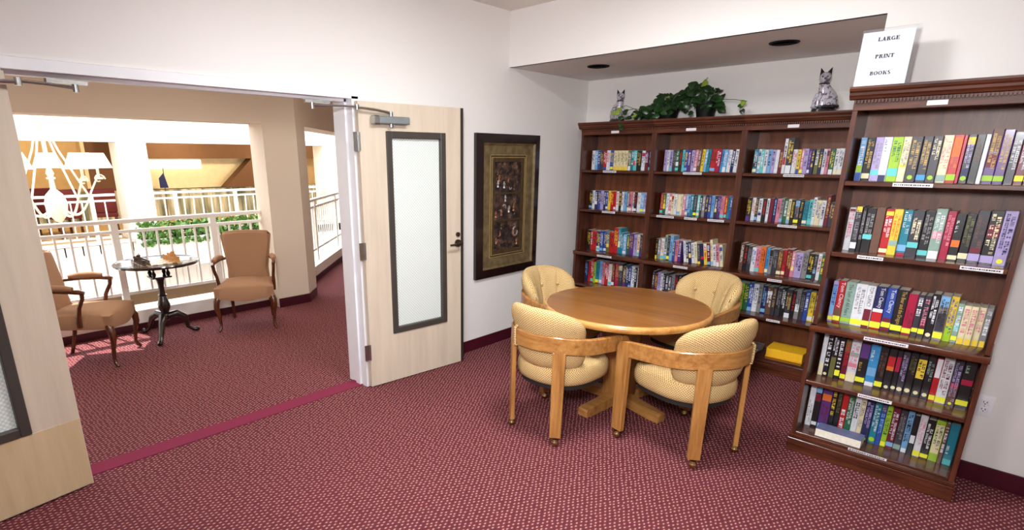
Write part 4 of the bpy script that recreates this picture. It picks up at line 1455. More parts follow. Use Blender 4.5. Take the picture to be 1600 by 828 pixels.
def face(dx, dy):
    return math.atan2(-dx, dy)      # local +Y towards (dx, dy)
bc0 = barrel_chair()
spec = [((1.403, 2.738), (0.056, 0.998), 'woven barrel chair on brass casters, its back to the doorway side of the table'),
        ((2.092, 3.078), (-0.959, 0.284), 'woven barrel chair on brass casters, its back to the large print bookcase'),
        ((0.915, 3.425), (0.99, -0.10), 'woven barrel chair on brass casters, its back to the wall with the framed picture'),
        ((1.71, 3.985), (-0.26, -0.965), 'woven barrel chair on brass casters, its back to the alcove bookcases')]
for i, (p, f, lab) in enumerate(spec):
    if i == 0:
        bc0.location = (p[0], p[1], 0)
        bc0.rotation_euler = (0, 0, face(*f))
        bc0['label'] = lab
        seats = [bc0]
    else:
        seats.append(dup(bc0, (p[0], p[1], 0), face(*f), lab))
for ch_, deg in zip(seats, (-22, 28, 24, 24)):
    strap(ch_, deg)

# ================================================================== framed relief picture on the left wall
py0, py1, pz0, pz1 = 3.375, 4.216, 0.655, 1.882
pc = thing('framed_picture', 'dark framed relief picture with bronze mat on the left wall', 'picture', (0, (py0 + py1) / 2, (pz0 + pz1) / 2))
W2, H2 = (py1 - py0) / 2, (pz1 - pz0) / 2
def mitre(name, mat, w0, h0, w1, h1, x0, x1, xin=None):
    """four mitred rails between the outer (w0,h0) and inner (w1,h1) rectangles"""
    xin = x1 if xin is None else xin
    o = [(-w0, -h0), (w0, -h0), (w0, h0), (-w0, h0)]
    n_ = [(-w1, -h1), (w1, -h1), (w1, h1), (-w1, h1)]
    for k in range(4):
        a, b, c, d = o[k], o[(k + 1) % 4], n_[(k + 1) % 4], n_[k]
        bm = B()
        lo = [bm.verts.new((x0, p[0], p[1])) for p in (a, b, c, d)]
        hi = [bm.verts.new((xx, p[0], p[1])) for p, xx in ((a, x1), (b, x1), (c, xin), (d, xin))]
        bm.faces.new(lo)
        bm.faces.new(hi[::-1])
        for i in range(4):
            bm.faces.new((lo[i], lo[(i + 1) % 4], hi[(i + 1) % 4], hi[i]))
        mk(name, bm, mat, pc, smooth=0)
mitre('frame_rail', 'frame_black', W2, H2, W2 - 0.075, H2 - 0.075, 0.001, 0.030, 0.044)
mitre('gilt_lip', 'mat_gold', W2 - 0.075, H2 - 0.075, W2 - 0.092, H2 - 0.092, 0.001, 0.040, 0.026)
mitre('mat_board', 'mat_gold', W2 - 0.092, H2 - 0.092, W2 - 0.18, H2 - 0.17, 0.001, 0.018)
mitre('mat_line', 'gilt_line', W2 - 0.18, H2 - 0.17, W2 - 0.186, H2 - 0.176, 0.001, 0.024)
mitre('mat_step', 'mat_gold_dark', W2 - 0.186, H2 - 0.176, W2 - 0.20, H2 - 0.19, 0.001, 0.020)
mitre('mat_line', 'gilt_line', W2 - 0.20, H2 - 0.19, W2 - 0.206, H2 - 0.196, 0.001, 0.026)
mitre('mat_step', 'mat_gold_dark', W2 - 0.206, H2 - 0.196, W2 - 0.22, H2 - 0.21, 0.001, 0.022)
mitre('mat_step', 'mat_gold_dark', W2 - 0.22, H2 - 0.21, W2 - 0.24, H2 - 0.23, 0.001, 0.020)
aw, ah = W2 - 0.24, H2 - 0.23
art = bxo('relief_panel', 'relief_art', pc, 0.001, 0.010, -aw, aw, -ah, ah)
for z in (ah * 0.30, -ah * 0.32):
    bxo('divider', 'mat_gold_dark', art, 0.010, 0.020, -aw, aw, z - 0.008, z + 0.008)
rr = random.Random(21)
for row, (za, zb) in enumerate(((ah * 0.34, ah * 0.95), (-ah * 0.28, ah * 0.26), (-ah * 0.95, -ah * 0.36))):
    for q in range(10):
        y = rr.uniform(-aw * 0.85, aw * 0.85)
        z = rr.uniform(za + 0.03, zb - 0.03)
        bm = B()
        if rr.random() < 0.5:
            a0 = rr.uniform(0, 6)
            r0 = rr.uniform(0.012, 0.032)
            tube(bm, [(0.013, y + r0 * cos(a0 + k * 0.5), z + r0 * sin(a0 + k * 0.5) * 1.3) for k in range(7)], [0.003, 0.005, 0.006, 0.007, 0.006, 0.005, 0.003], 6)
        else:
            lathe(bm, [(0.0, -0.03), (0.012, -0.025), (0.007, -0.008), (0.014, 0.008), (0.006, 0.022), (0.009, 0.03), (0.0, 0.033)], 10, (0.012, y, z))
        mk('relief_motif', bm, rr.choice(('relief_silver', 'relief_copper', 'relief_silver', 'mat_gold_dark')), art)

# ================================================================== LARGE PRINT BOOKS sign on the bookcase
sg_ = thing('sign_holder', 'white paper sign reading LARGE PRINT BOOKS in a clear stand', 'sign', (2.545, 3.60, 2.0335), 0)
lean = RAD(-5)
bm = B()
box(bm, 0, 0.235, 0.0, 0.003, 0.0, 0.282)
h_ = mk('acrylic_sheet', bm, 'clear_acrylic', sg_, smooth=0)
h_.rotation_euler = (lean, 0, 0)
bm = B()
box(bm, 0.0, 0.235, 0.0, 0.09, 0.0, 0.003)
mk('acrylic_foot', bm, 'clear_acrylic', sg_, smooth=0)
bm = B()
box(bm, 0.004, 0.218, -0.0012, -0.0004, 0.002, 0.268)
pp = mk('paper_sheet', bm, 'sign_paper', sg_, smooth=0)
pp.rotation_euler = (lean, 0, 0)
# bold serif capitals drawn stroke by stroke (thick stems, thin bars, slab serifs)
def serif_word(word, x, z, H, parent):
    TH, TN = 0.27 * H, 0.13 * H
    def rect(bm, a, b, c, d):
        bm.faces.new([bm.verts.new((p, 0, q)) for p, q in ((a, c), (b, c), (b, d), (a, d))])
    def stem(bm, a, top=True, bot=True, z0=0.0, z1=1.0, t=None):
        t = t or TH
        rect(bm, a, a + t, z0 * H, z1 * H)
        if bot:
            rect(bm, a - 0.1 * H, a + t + 0.1 * H, 0, TN * 0.8)
        if top:
            rect(bm, a - 0.1 * H, a + t + 0.1 * H, H - TN * 0.8, H)
    def diag(bm, x0, z0, x1, z1, t):
        bm.faces.new([bm.verts.new((p, 0, q * H)) for p, q in ((x0, z0), (x0 + t, z0), (x1 + t, z1), (x1, z1))])
    def arc(bm, cx, cz, rx, rz, a0, a1, t0, t1, n=14):
        pr_ = None
        for i in range(n + 1):
            a = RAD(a0 + (a1 - a0) * i / n)
            t = t0 + (t1 - t0) * abs(cos(a))
            o_, i_ = bm.verts.new((cx + rx * cos(a), 0, cz + rz * sin(a))), bm.verts.new((cx + max(0, rx - t) * cos(a), 0, cz + max(0, rz - min(t, TN * 1.2)) * sin(a)))
            if pr_:
                bm.faces.new((pr_[0], o_, i_, pr_[1]))
            pr_ = (o_, i_)
    for ch in word:
        bm = B()
        o = 0.12 * H
        w_ = 0.86 * H
        if ch == 'L':
            stem(bm, o); rect(bm, o, w_, 0, TN); rect(bm, w_ - TN, w_, 0, 0.3 * H)
        elif ch == 'A':
            w_ = 1.0 * H
            diag(bm, 0.60 * H, 0, 0.36 * H, 1, TH); diag(bm, 0.10 * H, 0, 0.42 * H, 1, TN); rect(bm, 0.25 * H, 0.7 * H, 0.3 * H, 0.3 * H + TN)
            rect(bm, 0, 0.32 * H, 0, TN * 0.8); rect(bm, 0.5 * H, 0.98 * H, 0, TN * 0.8)
        elif ch in 'RPB':
            stem(bm, o)
            zc_, rz_ = (0.75 * H, 0.25 * H)
            arc(bm, o + TH + 0.06 * H, zc_, 0.34 * H, rz_, 90, -90, TN, TH)
            rect(bm, o, o + TH + 0.08 * H, H - TN, H); rect(bm, o, o + TH + 0.08 * H, 0.5 * H, 0.5 * H + TN)
            if ch == 'R':
                diag(bm, 0.70 * H, 0, 0.42 * H, 0.52, TH); rect(bm, 0.62 * H, 1.0 * H, 0, TN * 0.8); w_ = 1.0 * H
            if ch == 'B':
                arc(bm, o + TH + 0.06 * H, 0.27 * H, 0.40 * H, 0.27 * H, 90, -90, TN, TH); rect(bm, o, o + TH + 0.08 * H, 0, TN); w_ = 0.9 * H
        elif ch in 'GO':
            w_ = 1.0 * H
            if ch == 'O':
                arc(bm, 0.48 * H, 0.5 * H, 0.46 * H, 0.5 * H, 0, 360, TN, TH, 24)
            else:
                arc(bm, 0.48 * H, 0.5 * H, 0.46 * H, 0.5 * H, 40, 335, TN, TH, 22); rect(bm, 0.70 * H, 0.92 * H, 0.04 * H, 0.42 * H); rect(bm, 0.56 * H, 1.0 * H, 0.40 * H, 0.47 * H)
        elif ch == 'E':
            stem(bm, o)
            for q, l_ in ((0, 0.84), (0.46, 0.64), (1 - TN / H, 0.80)):
                rect(bm, o, l_ * H, q * H, q * H + TN)
            rect(bm, 0.84 * H - TN, 0.84 * H, 0, 0.28 * H); rect(bm, 0.80 * H - TN, 0.80 * H, 0.74 * H, H); rect(bm, 0.62 * H, 0.68 * H, 0.36 * H, 0.64 * H)
        elif ch == 'I':
            stem(bm, o); w_ = 0.46 * H
        elif ch == 'N':
            stem(bm, o, True, True, t=TN); stem(bm, 0.80 * H, True, False, t=TN); diag(bm, 0.66 * H, 0, 0.08 * H, 1, TH); w_ = 1.04 * H
        elif ch == 'T':
            stem(bm, 0.32 * H, False, True); rect(bm, 0.02 * H, 0.86 * H, H - TN, H); rect(bm, 0.02 * H, 0.02 * H + TN, 0.72 * H, H); rect(bm, 0.86 * H - TN, 0.86 * H, 0.72 * H, H)
        elif ch == 'K':
            stem(bm, o); diag(bm, 0.36 * H, 0.42, 0.80 * H, 1, TN); diag(bm, 0.70 * H, 0, 0.44 * H, 0.58, TH); rect(bm, 0.60 * H, 1.0 * H, 0, TN * 0.8); rect(bm, 0.66 * H, 1.0 * H, H - TN * 0.8, H); w_ = 1.02 * H
        elif ch == 'S':
            arc(bm, 0.38 * H, 0.74 * H, 0.32 * H, 0.26 * H, 30, 250, TN, TH); arc(bm, 0.38 * H, 0.27 * H, 0.34 * H, 0.27 * H, 100, -160, TN, TH); w_ = 0.78 * H
            diag(bm, 0.40 * H, 0.36, 0.10 * H, 0.66, TH)
        for v_ in bm.verts:
            v_.co.x += x
            v_.co.z += z
        mk('letter', bm, 'ink', parent, smooth=0, loc=(0, -0.0026, 0))
        x += w_ * 1.02
for txt, z, x in (('LARGE', 0.222, 0.074), ('PRINT', 0.141, 0.076), ('BOOKS', 0.062, 0.068)):
    serif_word(txt, x - 0.004, z, 0.0185, pp)

# ================================================================== wall outlet
ou = thing('wall_outlet', 'white duplex outlet on the wall beside the large print bookcase', 'outlet', (3.372, 3.80, 0.437))
bxo('cover_plate', 'outlet_white', ou, -0.037, 0.037, -0.006, 0.0, -0.058, 0.058, 0.003, 2)
for z in (-0.02, 0.02):
    r_ = bxo('receptacle', 'outlet_white', ou, -0.017, 0.017, -0.008, -0.005, z - 0.014, z + 0.014, 0.003)
    for x in (-0.007, 0.007):
        bxo('slot', 'ink', r_, x - 0.0015, x + 0.0015, -0.0088, -0.0078, z - 0.002, z + 0.007)
    bm = B()
    cyl(bm, (0, -0.0078, z - 0.008), (0, -0.0088, z - 0.008), 0.0028, seg=10)
    mk('ground_hole', bm, 'ink', r_)
bm = B()
cyl(bm, (0, -0.0055, 0), (0, -0.0075, 0), 0.003, seg=10)
mk('screw', bm, 'steel', ou)

# ================================================================== porcelain cats
def loft(bm, R_, n, P, warp=None):
    rg = []
    for z, cy, hx, hy in R_:
        ring = []
        for k in range(n):
            a = 2 * pi * k / n
            x, y = hx * cos(a), hy * sin(a)
            if warp:
                x, y = warp(x, y, z)
            ring.append(bm.verts.new(P(x, cy + y, z)))
        rg.append(ring)
    for i in range(len(rg) - 1):
        for k in range(n):
            bm.faces.new((rg[i][k], rg[i][(k + 1) % n], rg[i + 1][(k + 1) % n], rg[i + 1][k]))
    bm.faces.new(rg[0][::-1])
    bm.faces.new(rg[-1])

def cat(label, loc, rz, s, hrot):
    """seated cat, chest towards local -Y, rounded back towards +Y; the head turns by hrot"""
    t_ = thing('cat_figurine', label, 'figurine', loc, rz, 'porcelain cats on the alcove bookcases')
    P = lambda x, y, z: (x * s, y * s, z * s)
    bm = B()
    lathe(bm, [(0.0, 0.0), (0.088, 0.0), (0.095, 0.008), (0.092, 0.024), (0.08, 0.030), (0.0, 0.030)], 28)
    for v_ in bm.verts:
        v_.co = Vector(P(v_.co.x * 0.66, v_.co.y * 0.98 + 0.008, v_.co.z))
    mk('base', bm, 'porcelain_dark', t_)
    bm = B()
    loft(bm, [(0.026, 0.014, 0.050, 0.070), (0.05, 0.020, 0.057, 0.076), (0.08, 0.024, 0.058, 0.078), (0.11, 0.020, 0.054, 0.073), (0.14, 0.010, 0.047, 0.062),
              (0.165, -0.004, 0.039, 0.050), (0.185, -0.016, 0.032, 0.038), (0.20, -0.022, 0.027, 0.030), (0.212, -0.024, 0.024, 0.026)], 22, P,
         lambda x, y, z: (x, y * (1.0 + (0.12 * math.exp(-(x / 0.03) ** 2) if y < 0 and z < 0.13 else 0))))
    body = mk('body', bm, 'porcelain', t_, smooth=80)
    for sx in (-1, 1):
        bm = B()
        tube(bm, [P(sx * 0.018, -0.046, 0.13), P(sx * 0.019, -0.062, 0.09), P(sx * 0.020, -0.066, 0.045), P(sx * 0.020, -0.078, 0.036)], [0.016 * s, 0.014 * s, 0.013 * s, 0.012 * s], 10)
        mk('front_leg', bm, 'porcelain', body)
    bm = B()
    tube(bm, [P(0.02, 0.09, 0.045), P(0.062, 0.06, 0.042), P(0.070, 0.0, 0.040), P(0.055, -0.05, 0.040), P(0.035, -0.075, 0.042)], [0.013 * s, 0.013 * s, 0.012 * s, 0.010 * s, 0.006 * s], 10)
    mk('tail', bm, 'porcelain_dark', body)
    bm = B()
    n = 20
    tube(bm, [P(0.028 * cos(2 * pi * k / n), -0.022 + 0.031 * sin(2 * pi * k / n), 0.200) for k in range(n + 1)], 0.0055 * s, 6, cap=False)
    mk('collar', bm, 'porcelain_dark', body)
    hp = Vector(P(0, -0.024, 0.204))
    bm = B()
    loft(bm, [(0.0, 0, 0.022, 0.024), (0.012, -0.001, 0.030, 0.030), (0.028, -0.002, 0.037, 0.036), (0.045, -0.002, 0.038, 0.036), (0.060, 0.0, 0.033, 0.031), (0.071, 0.002, 0.022, 0.021), (0.075, 0.003, 0.008, 0.008)], 20, P,
         lambda x, y, z: (x, y - (0.012 * math.exp(-(x / 0.016) ** 2) if y < 0 and 0.01 < z < 0.035 else 0)))
    head = mk('head', bm, 'porcelain', t_, smooth=80, loc=hp, rotz=hrot)
    for sx in (-1, 1):
        bm = B()
        b4 = [bm.verts.new(P(sx * a, b, c)) for a, b, c in ((0.006, -0.008, 0.070), (0.036, -0.004, 0.050), (0.034, 0.010, 0.053), (0.010, 0.010, 0.071))]
        tv = bm.verts.new(P(sx * 0.036, 0.004, 0.108))
        for i in range(4):
            bm.faces.new((b4[i], b4[(i + 1) % 4], tv))
        bm.faces.new(b4[::-1])
        mk('ear', bm, 'porcelain_dark', head)
        bm = B()
        sphere(bm, P(sx * 0.015, -0.0335, 0.042), 0.0058 * s, 8, 6)
        mk('eye', bm, 'porcelain_dark', head)
    bm = B()
    sphere(bm, P(0, -0.048, 0.028), 0.0045 * s, 8, 6)
    mk('nose', bm, 'porcelain_dark', head)
    return t_
cat('small white painted porcelain cat beside the trailing ivy', (0.445, 4.84, 2.0065), RAD(68), 0.92, RAD(-40))
cat('larger white painted porcelain cat beside the large print sign', (2.125, 4.84, 2.0065), RAD(-38), 0.98, RAD(50))

# ================================================================== ivy in black pots
iv = thing('potted_ivy', 'dark green trailing ivy in black pots on the middle bookcase', 'plant', (1.0, 4.83, 2.0065))
def pot(x, r, h):
    bm = B()
    lathe(bm, [(0.0, 0.0), (r * 0.78, 0.0), (r * 0.98, h * 0.86), (r * 1.05, h * 0.86), (r * 1.06, h), (r * 0.96, h), (r * 0.94, h * 0.9), (0.0, h * 0.9)], 22, (x, 0, 0))
    p_ = mk('pot', bm, 'black_plastic', iv)
    bm = B()
    lathe(bm, [(0.0, h * 0.9), (r * 0.93, h * 0.9), (r * 0.9, h * 0.92), (0.0, h * 0.93)], 18, (x, 0, 0))
    mk('soil', bm, 'soil', p_)
pot(0.27, 0.085, 0.125)
pot(-0.06, 0.095, 0.085)
LEAF = None
def leaf_mesh():
    bm = B()
    pts = [(0, 0.0), (0.30, -0.10), (0.46, 0.10), (0.45, 0.38), (0.30, 0.70), (0, 1.05), (-0.30, 0.70), (-0.45, 0.38), (-0.46, 0.10), (-0.30, -0.10)]
    vv = [bm.verts.new((x, y, -0.35 * x * x - 0.18 * y * y)) for x, y in pts]
    mid = [bm.verts.new((0, 0.35, 0.05)), bm.verts.new((0, 0.7, 0.0))]
    a, b, c, d, e, f, g, h, i, j = vv
    for q in ((a, b, mid[0]), (b, c, mid[0]), (c, d, mid[0]), (d, e, mid[1], mid[0]), (e, f, mid[1]), (f, g, mid[1]), (g, h, mid[0], mid[1]), (h, i, mid[0]), (i, j, mid[0]), (j, a, mid[0])):
        bm.faces.new(q)
    me = bpy.data.meshes.new('leaf')
    bm.to_mesh(me)
    bm.free()
    for p in me.polygons:
        p.use_smooth = True
    return me
LM = {}
for mn in ('leaf_dark', 'leaf_lime'):
    LM[mn] = leaf_mesh()
    LM[mn].materials.append(M[mn])
lr = random.Random(5)
def leaf(p, size, mat='leaf_dark', toward=None):
    o = bpy.data.objects.new('leaf', LM[mat])
    COL.objects.link(o)
    o.parent = iv
    o.location = p
    n = Vector((lr.uniform(-0.5, 0.6), lr.uniform(-1.3, -0.2), lr.uniform(0.1, 1.1))).normalized() if toward is None else Vector(toward).normalized()
    q = n.to_track_quat('Z', 'Y')
    o.rotation_mode = 'QUATERNION'
    from mathutils import Quaternion
    o.rotation_quaternion = q @ Quaternion((0, 0, 1), lr.uniform(0, 6.28))
    o.scale = (size * lr.uniform(0.8, 1.15), size, size)
    return o
# mounded crown: height envelope along x taken from the plant's outline
def env(x):
    P_ = [(-0.38, 0.05), (-0.30, 0.10), (-0.20, 0.12), (-0.12, 0.19), (0.0, 0.20), (0.10, 0.24), (0.2, 0.27), (0.30, 0.25), (0.37, 0.17), (0.40, 0.08)]
    for (a, b), (c, d) in zip(P_, P_[1:]):
        if a <= x <= c:
            return b + (d - b) * (x - a) / (c - a)
    return 0.05
cnt = 0
while cnt < 265:
    x = lr.uniform(-0.38, 0.40)
    h = env(x)
    z = h * lr.random() ** 0.6
    y = lr.uniform(-0.13, 0.10)
    if z < 0.035 or (z < 0.06 and y > -0.08 and abs(x - 0.1) < 0.26):
        continue
    leaf((x, y, z), lr.uniform(0.042, 0.064), 'leaf_dark' if lr.random() > 0.03 else 'leaf_lime')
    cnt += 1
def vine(pts, leaves):
    bm = B()
    tube(bm, pts, 0.0028, 6)
    mk('stem', bm, 'stem', iv)
    for p, s, mt in leaves:
        leaf(p, s, mt, (lr.uniform(-0.2, 0.2), -1, 0.35))
vine([(-0.2, -0.02, 0.08), (-0.33, -0.10, 0.10), (-0.42, -0.15, 0.08), (-0.44, -0.165, -0.03)], [((-0.44, -0.17, 0.02), .05, 'leaf_dark'), ((-0.43, -0.165, 0.09), .045, 'leaf_lime'), ((-0.40, -0.17, -0.035), .05, 'leaf_dark'), ((-0.36, -0.165, 0.07), .055, 'leaf_dark'), ((-0.47, -0.17, 0.085), .045, 'leaf_lime'), ((-0.39, -0.168, -0.06), .045, 'leaf_dark')])
vine([(-0.3, -0.05, 0.08), (-0.40, -0.12, 0.13), (-0.52, -0.15, 0.09)], [((-0.52, -0.15, 0.075), .042, 'leaf_lime')])
vine([(0.33, 0.0, 0.10), (0.42, -0.04, 0.135), (0.52, -0.06, 0.125), (0.62, -0.08, 0.105)], [((0.60, -0.08, 0.085), .055, 'leaf_lime'), ((0.565, -0.075, 0.065), .045, 'leaf_dark'), ((0.59, -0.085, 0.045), .04, 'leaf_dark')])
vine([(0.2, 0, 0.2), (0.24, -0.02, 0.28), (0.27, -0.03, 0.31)], [((0.265, -0.03, 0.285), .055, 'leaf_lime')])
vine([(-0.12, 0, 0.12), (-0.14, -0.01, 0.2), (-0.15, -0.02, 0.225)], [((-0.15, -0.02, 0.21), .05, 'leaf_dark'), ((-0.11, -0.02, 0.21), .05, 'leaf_dark')])

# ================================================================== hall armchairs
def armchair():
    t_ = thing('hall_armchair', 'x', 'armchair', (0, 0, 0), 0, 'tan upholstered hall armchairs')
    # seat: crowned pad with a serpentine front rail (front is local +Y)
    bm = B()
    NX, NY = 14, 12
    def seat_pt(u, v_, top):
        y = -0.24 + 0.52 * v_
        hw = 0.225 + 0.055 * v_
        x = hw * (2 * u - 1)
        if v_ > 0.9:
            y += 0.012 * cos(pi * (2 * u - 1))
        if top:
            z = 0.445 + 0.035 * (1 - (2 * u - 1) ** 4) * (1 - (2 * v_ - 1) ** 6)
        else:
            z = 0.335 - (0.022 * (cos(pi * (2 * u - 1)) * 0.5 + 0.5) if v_ > 0.95 else 0)
        return (x, y, z)
    top = [[bm.verts.new(seat_pt(i / NX, j / NY, True)) for i in range(NX + 1)] for j in range(NY + 1)]
    bot = [[bm.verts.new(seat_pt(i / NX, j / NY, False)) for i in range(NX + 1)] for j in range(NY + 1)]
    for j in range(NY):
        for i in range(NX):
            bm.faces.new((top[j][i], top[j][i + 1], top[j + 1][i + 1], top[j + 1][i]))
            bm.faces.new((bot[j][i], bot[j + 1][i], bot[j + 1][i + 1], bot[j][i + 1]))
    for i in range(NX):
        bm.faces.new((top[NY][i], top[NY][i + 1], bot[NY][i + 1], bot[NY][i]))
        bm.faces.new((top[0][i + 1], top[0][i], bot[0][i], bot[0][i + 1]))
    for j in range(NY):
        bm.faces.new((top[j + 1][0], top[j][0], bot[j][0], bot[j + 1][0]))
        bm.faces.new((top[j][NX], top[j + 1][NX], bot[j + 1][NX], bot[j][NX]))
    bmesh.ops.bevel(bm, geom=[e for e in bm.edges if e.is_manifold and e.calc_face_angle() > 0.9], offset=0.028, segments=3, affect='EDGES')
    mk('seat', bm, 'armchair_fabric', t_, smooth=70)
    # back: fan shape, waisted above the seat
    bm = B()
    NZ = 16
    rows = []
    for k in range(NZ + 1):
        q = k / NZ
        z = 0.43 + 0.50 * q
        hw = 0.205 + 0.055 * max(0, (q - 0.25) / 0.75) ** 1.1 + 0.02 * max(0, 0.25 - q)
        if q > 0.88:
            hw *= math.sqrt(max(0.0, 1 - ((q - 0.88) / 0.12) ** 2)) * 0.16 + 0.84
        cy = -0.215 - 0.10 * q ** 1.3
        row = []
        for i in range(13):
            u = -1 + 2 * i / 12
            bow = 0.012 * (1 - u * u)
            zz = z + (0.014 * (1 - u * u) if q > 0.9 else 0)
            row.append(((hw * u, cy + 0.038 + bow * 0.6 - 0.02 * (abs(u) ** 6), zz), (hw * u, cy - 0.035 - bow * 0.4, zz)))
        rows.append(row)
    F_ = [[bm.verts.new(p[0]) for p in r] for r in rows]
    K_ = [[bm.verts.new(p[1]) for p in r] for r in rows]
    for k in range(NZ):
        for i in range(12):
            bm.faces.new((F_[k][i], F_[k][i + 1], F_[k + 1][i + 1], F_[k + 1][i]))
            bm.faces.new((K_[k][i], K_[k + 1][i], K_[k + 1][i + 1], K_[k][i + 1]))
        bm.faces.new((F_[k][0], F_[k + 1][0], K_[k + 1][0], K_[k][0]))
        bm.faces.new((F_[k][12], K_[k][12], K_[k + 1][12], F_[k + 1][12]))
    for i in range(12):
        bm.faces.new((F_[NZ][i], F_[NZ][i + 1], K_[NZ][i + 1], K_[NZ][i]))
        bm.faces.new((F_[0][i], K_[0][i], K_[0][i + 1], F_[0][i + 1]))
    bmesh.ops.recalc_face_normals(bm, faces=bm.faces)
    bmesh.ops.bevel(bm, geom=[e for e in bm.edges if e.is_manifold and e.calc_face_angle() > 0.9], offset=0.022, segments=3, affect='EDGES')
    mk('backrest', bm, 'armchair_fabric', t_, smooth=70)
    for sx in (-1, 1):
        bm = B()      # arm: from the back, forward to a scrolled end, then raked down to the seat rail
        tube(bm, [(sx * 0.225, -0.24, 0.66), (sx * 0.262, -0.12, 0.665), (sx * 0.285, 0.02, 0.660), (sx * 0.288, 0.09, 0.655), (sx * 0.286, 0.125, 0.645)], [0.015, 0.016, 0.017, 0.02, 0.016], 10)
        tube(bm, [(sx * 0.286, 0.105, 0.65), (sx * 0.282, 0.10, 0.60), (sx * 0.270, 0.06, 0.52), (sx * 0.266, 0.04, 0.44), (sx * 0.262, 0.035, 0.36)], [0.017, 0.016, 0.016, 0.02, 0.02], 10)
        ar = mk('arm', bm, 'walnut', t_)
        bm = B()
        tube(bm, [(sx * 0.240, -0.20, 0.682), (sx * 0.262, -0.12, 0.690), (sx * 0.281, -0.02, 0.688), (sx * 0.287, 0.045, 0.680)], [0.018, 0.027, 0.027, 0.020], 12)
        mk('arm_pad', bm, 'armchair_fabric', ar, smooth=70)
        bm = B()      # cabriole front leg
        tube(bm, [(sx * 0.250, 0.235, 0.36), (sx * 0.268, 0.258, 0.31), (sx * 0.272, 0.262, 0.25), (sx * 0.258, 0.244, 0.15), (sx * 0.252, 0.236, 0.07), (sx * 0.260, 0.246, 0.03), (sx * 0.270, 0.262, 0.014), (sx * 0.274, 0.27, 0.010)],
             [0.030, 0.031, 0.026, 0.017, 0.013, 0.017, 0.014, 0.009], 12)
        mk('leg', bm, 'walnut', t_)
        bm = B()
        tube(bm, [(sx * 0.195, -0.205, 0.36), (sx * 0.195, -0.215, 0.2), (sx * 0.197, -0.245, 0.08), (sx * 0.198, -0.27, 0.0)], [0.022, 0.018, 0.016, 0.016], 8)
        mk('leg', bm, 'walnut', t_)
    return t_
ac = armchair()
fr_ = Vector((-2.027, 2.185)); fd = Vector((0.86, -0.50)).normalized()
rp = fr_ - fd * 0.25
ac.location = (rp.x, rp.y, 0)
ac.rotation_euler = (0, 0, face(fd.x, fd.y))
ac['label'] = 'tan upholstered walnut armchair standing beside the beige pier'
f2 = Vector((-2.02, 1.10)); fd2 = Vector((0.536, 0.844)).normalized()
rp2 = f2 - fd2 * 0.25
dup(ac, (rp2.x, rp2.y, 0), face(fd2.x, fd2.y), 'sunlit tan upholstered walnut armchair half hidden by the near door leaf')

# ================================================================== chess table
ct = thing('tilt_top_table', 'dark pie crust tripod table with a chess set', 'table', (-2.41, 1.55, 0))
TZ = 0.735
bm = B()
sc = lambda a, r, z: 1 + (0.022 * abs(sin(6 * a)) if r > 0.3 else 0)
lathe(bm, [(0.0, TZ - 0.030), (0.30, TZ - 0.030), (0.352, TZ - 0.020), (0.360, TZ - 0.004), (0.352, TZ + 0.006), (0.338, TZ), (0.325, TZ - 0.006), (0.0, TZ - 0.006)], 96, (0, 0, 0), sc)
tp = mk('table_top', bm, 'blackwood', ct)
bd = bxo('chessboard', 'chess_squares', tp, -0.168, 0.168, -0.168, 0.168, TZ - 0.006, TZ - 0.001)
bd.rotation_euler = (0, 0, 0)
bm = B()
box(bm, -0.085, 0.085, -0.085, 0.085, TZ - 0.042, TZ - 0.030)
box(bm, -0.085, 0.085, -0.085, 0.085, TZ - 0.150, TZ - 0.135)
mk('cage_block', bm, 'blackwood', ct)
for x in (-0.062, 0.062):
    for y in (-0.062, 0.062):
        bm = B()
        lathe(bm, [(0.010, TZ - 0.136), (0.016, TZ - 0.125), (0.020, TZ - 0.108), (0.012, TZ - 0.09), (0.008, TZ - 0.075), (0.014, TZ - 0.065), (0.010, TZ - 0.042)], 12, (x, y, 0))
        mk('cage_baluster', bm, 'blackwood', ct)
bm = B()
lathe(bm, [(0.03, 0.16), (0.042, 0.17), (0.045, 0.20), (0.03, 0.215), (0.034, 0.24), (0.052, 0.28), (0.056, 0.32), (0.040, 0.37), (0.032, 0.40), (0.042, 0.405), (0.042, 0.415), (0.030, 0.42), (0.026, 0.50), (0.034, 0.55), (0.05, 0.585)], 20)
mk('pedestal', bm, 'blackwood', ct)
for fx, fy in ((-2.665, 1.405), (-2.132, 1.391), (-2.376, 1.80)):
    d = Vector((fx + 2.41, fy - 1.55, 0))
    L_ = d.length
    d.normalize()
    bm = B()
    tube(bm, [d * 0.02 + Vector((0, 0, 0.20)), d * 0.10 + Vector((0, 0, 0.215)), d * 0.17 + Vector((0, 0, 0.165)), d * (L_ - 0.07) + Vector((0, 0, 0.06)), d * (L_ - 0.02) + Vector((0, 0, 0.024)), d * L_ + Vector((0, 0, 0.024)), d * (L_ + 0.03) + Vector((0, 0, 0.018))],
         [0.036, 0.038, 0.030, 0.020, 0.020, 0.026, 0.016], 12)
    mk('cabriole_leg', bm, 'blackwood', ct)

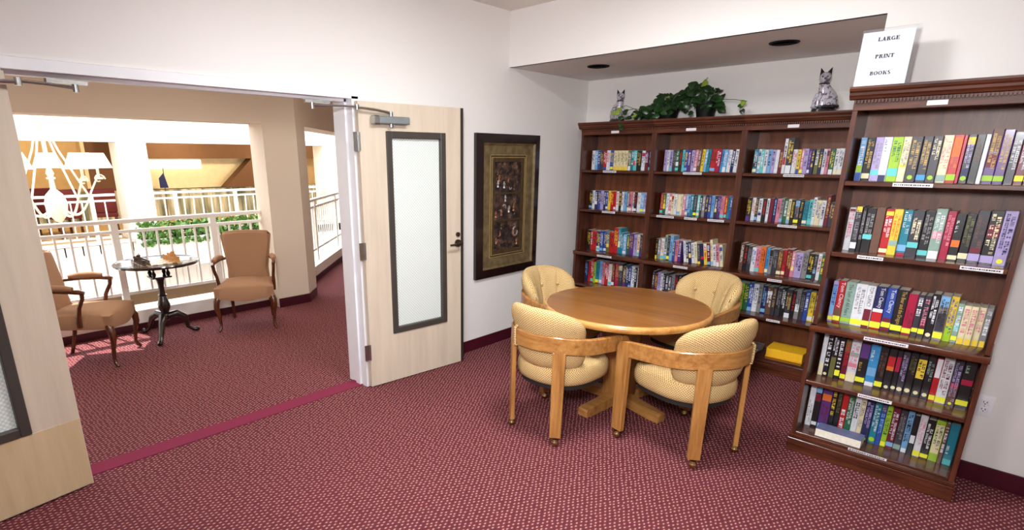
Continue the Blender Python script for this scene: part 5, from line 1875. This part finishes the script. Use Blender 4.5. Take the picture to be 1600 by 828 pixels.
PROF = {'pawn': [(0.011, 0), (0.011, 0.004), (0.006, 0.010), (0.004, 0.022), (0.007, 0.024), (0.003, 0.026), (0.0065, 0.031), (0.005, 0.037), (0.0, 0.039)],
        'rook': [(0.013, 0), (0.013, 0.005), (0.008, 0.012), (0.007, 0.030), (0.010, 0.034), (0.010, 0.043), (0.006, 0.043), (0.0, 0.040)],
        'bishop': [(0.013, 0), (0.013, 0.005), (0.007, 0.012), (0.005, 0.036), (0.009, 0.038), (0.004, 0.041), (0.008, 0.048), (0.004, 0.057), (0.0, 0.062)],
        'queen': [(0.014, 0), (0.014, 0.006), (0.008, 0.014), (0.006, 0.045), (0.011, 0.048), (0.006, 0.052), (0.011, 0.066), (0.004, 0.067), (0.003, 0.072), (0.0, 0.073)],
        'king': [(0.015, 0), (0.015, 0.006), (0.009, 0.014), (0.006, 0.05), (0.012, 0.053), (0.007, 0.057), (0.011, 0.072), (0.003, 0.075), (0.003, 0.084), (0.0, 0.085)]}
def chess(kind, mat):
    bm = B()
    if kind == 'knight':
        lathe(bm, [(0.013, 0), (0.013, 0.005), (0.008, 0.012), (0.008, 0.016), (0.0, 0.017)], 12)
        prism(bm, [(-0.007, 0.014), (0.007, 0.014), (0.008, 0.03), (0.004, 0.046), (-0.001, 0.052), (-0.004, 0.045), (-0.012, 0.036), (-0.010, 0.031), (-0.003, 0.034), (-0.006, 0.024)], -0.005, 0.005, lambda a, b, h: (h, a, b))
    else:
        lathe(bm, [(r * 1.15, z * 1.15) for r, z in PROF[kind]], 12)
        if kind == 'king':
            box(bm, -0.006, 0.006, -0.002, 0.002, 0.092, 0.096)
    return mk('chess_' + kind, bm, mat)
back = ['rook', 'knight', 'bishop', 'queen', 'king', 'bishop', 'knight', 'rook']
SQ = 0.042
made = {}
for side, mat, word in ((-1, 'chess_dark', 'dark brown'), (1, 'chess_light', 'honey coloured')):
    for rowi, kinds in ((3.5, back), (2.5, ['pawn'] * 8)):
        for i, kd in enumerate(kinds):
            key = (kd, mat)
            if key not in made:
                o = made[key] = chess(kd, mat)
            else:
                o = made[key].copy()
                COL.objects.link(o)
            o.location = (-2.41 + (i - 3.5) * SQ, 1.55 + side * rowi * SQ, TZ - 0.0008)
            wing = '' if back[i] in ('queen', 'king') else (' queen-side' if i < 4 else ' king-side')
            lab = '%s chess %s in front of its%s %s' % (word, kd, wing, back[i]) if kd == 'pawn' else '%s%s wooden chess %s on the tripod table' % (word, wing, kd)
            tag(o, lab, 'chess piece', '%s chess %ss' % (word, kd))
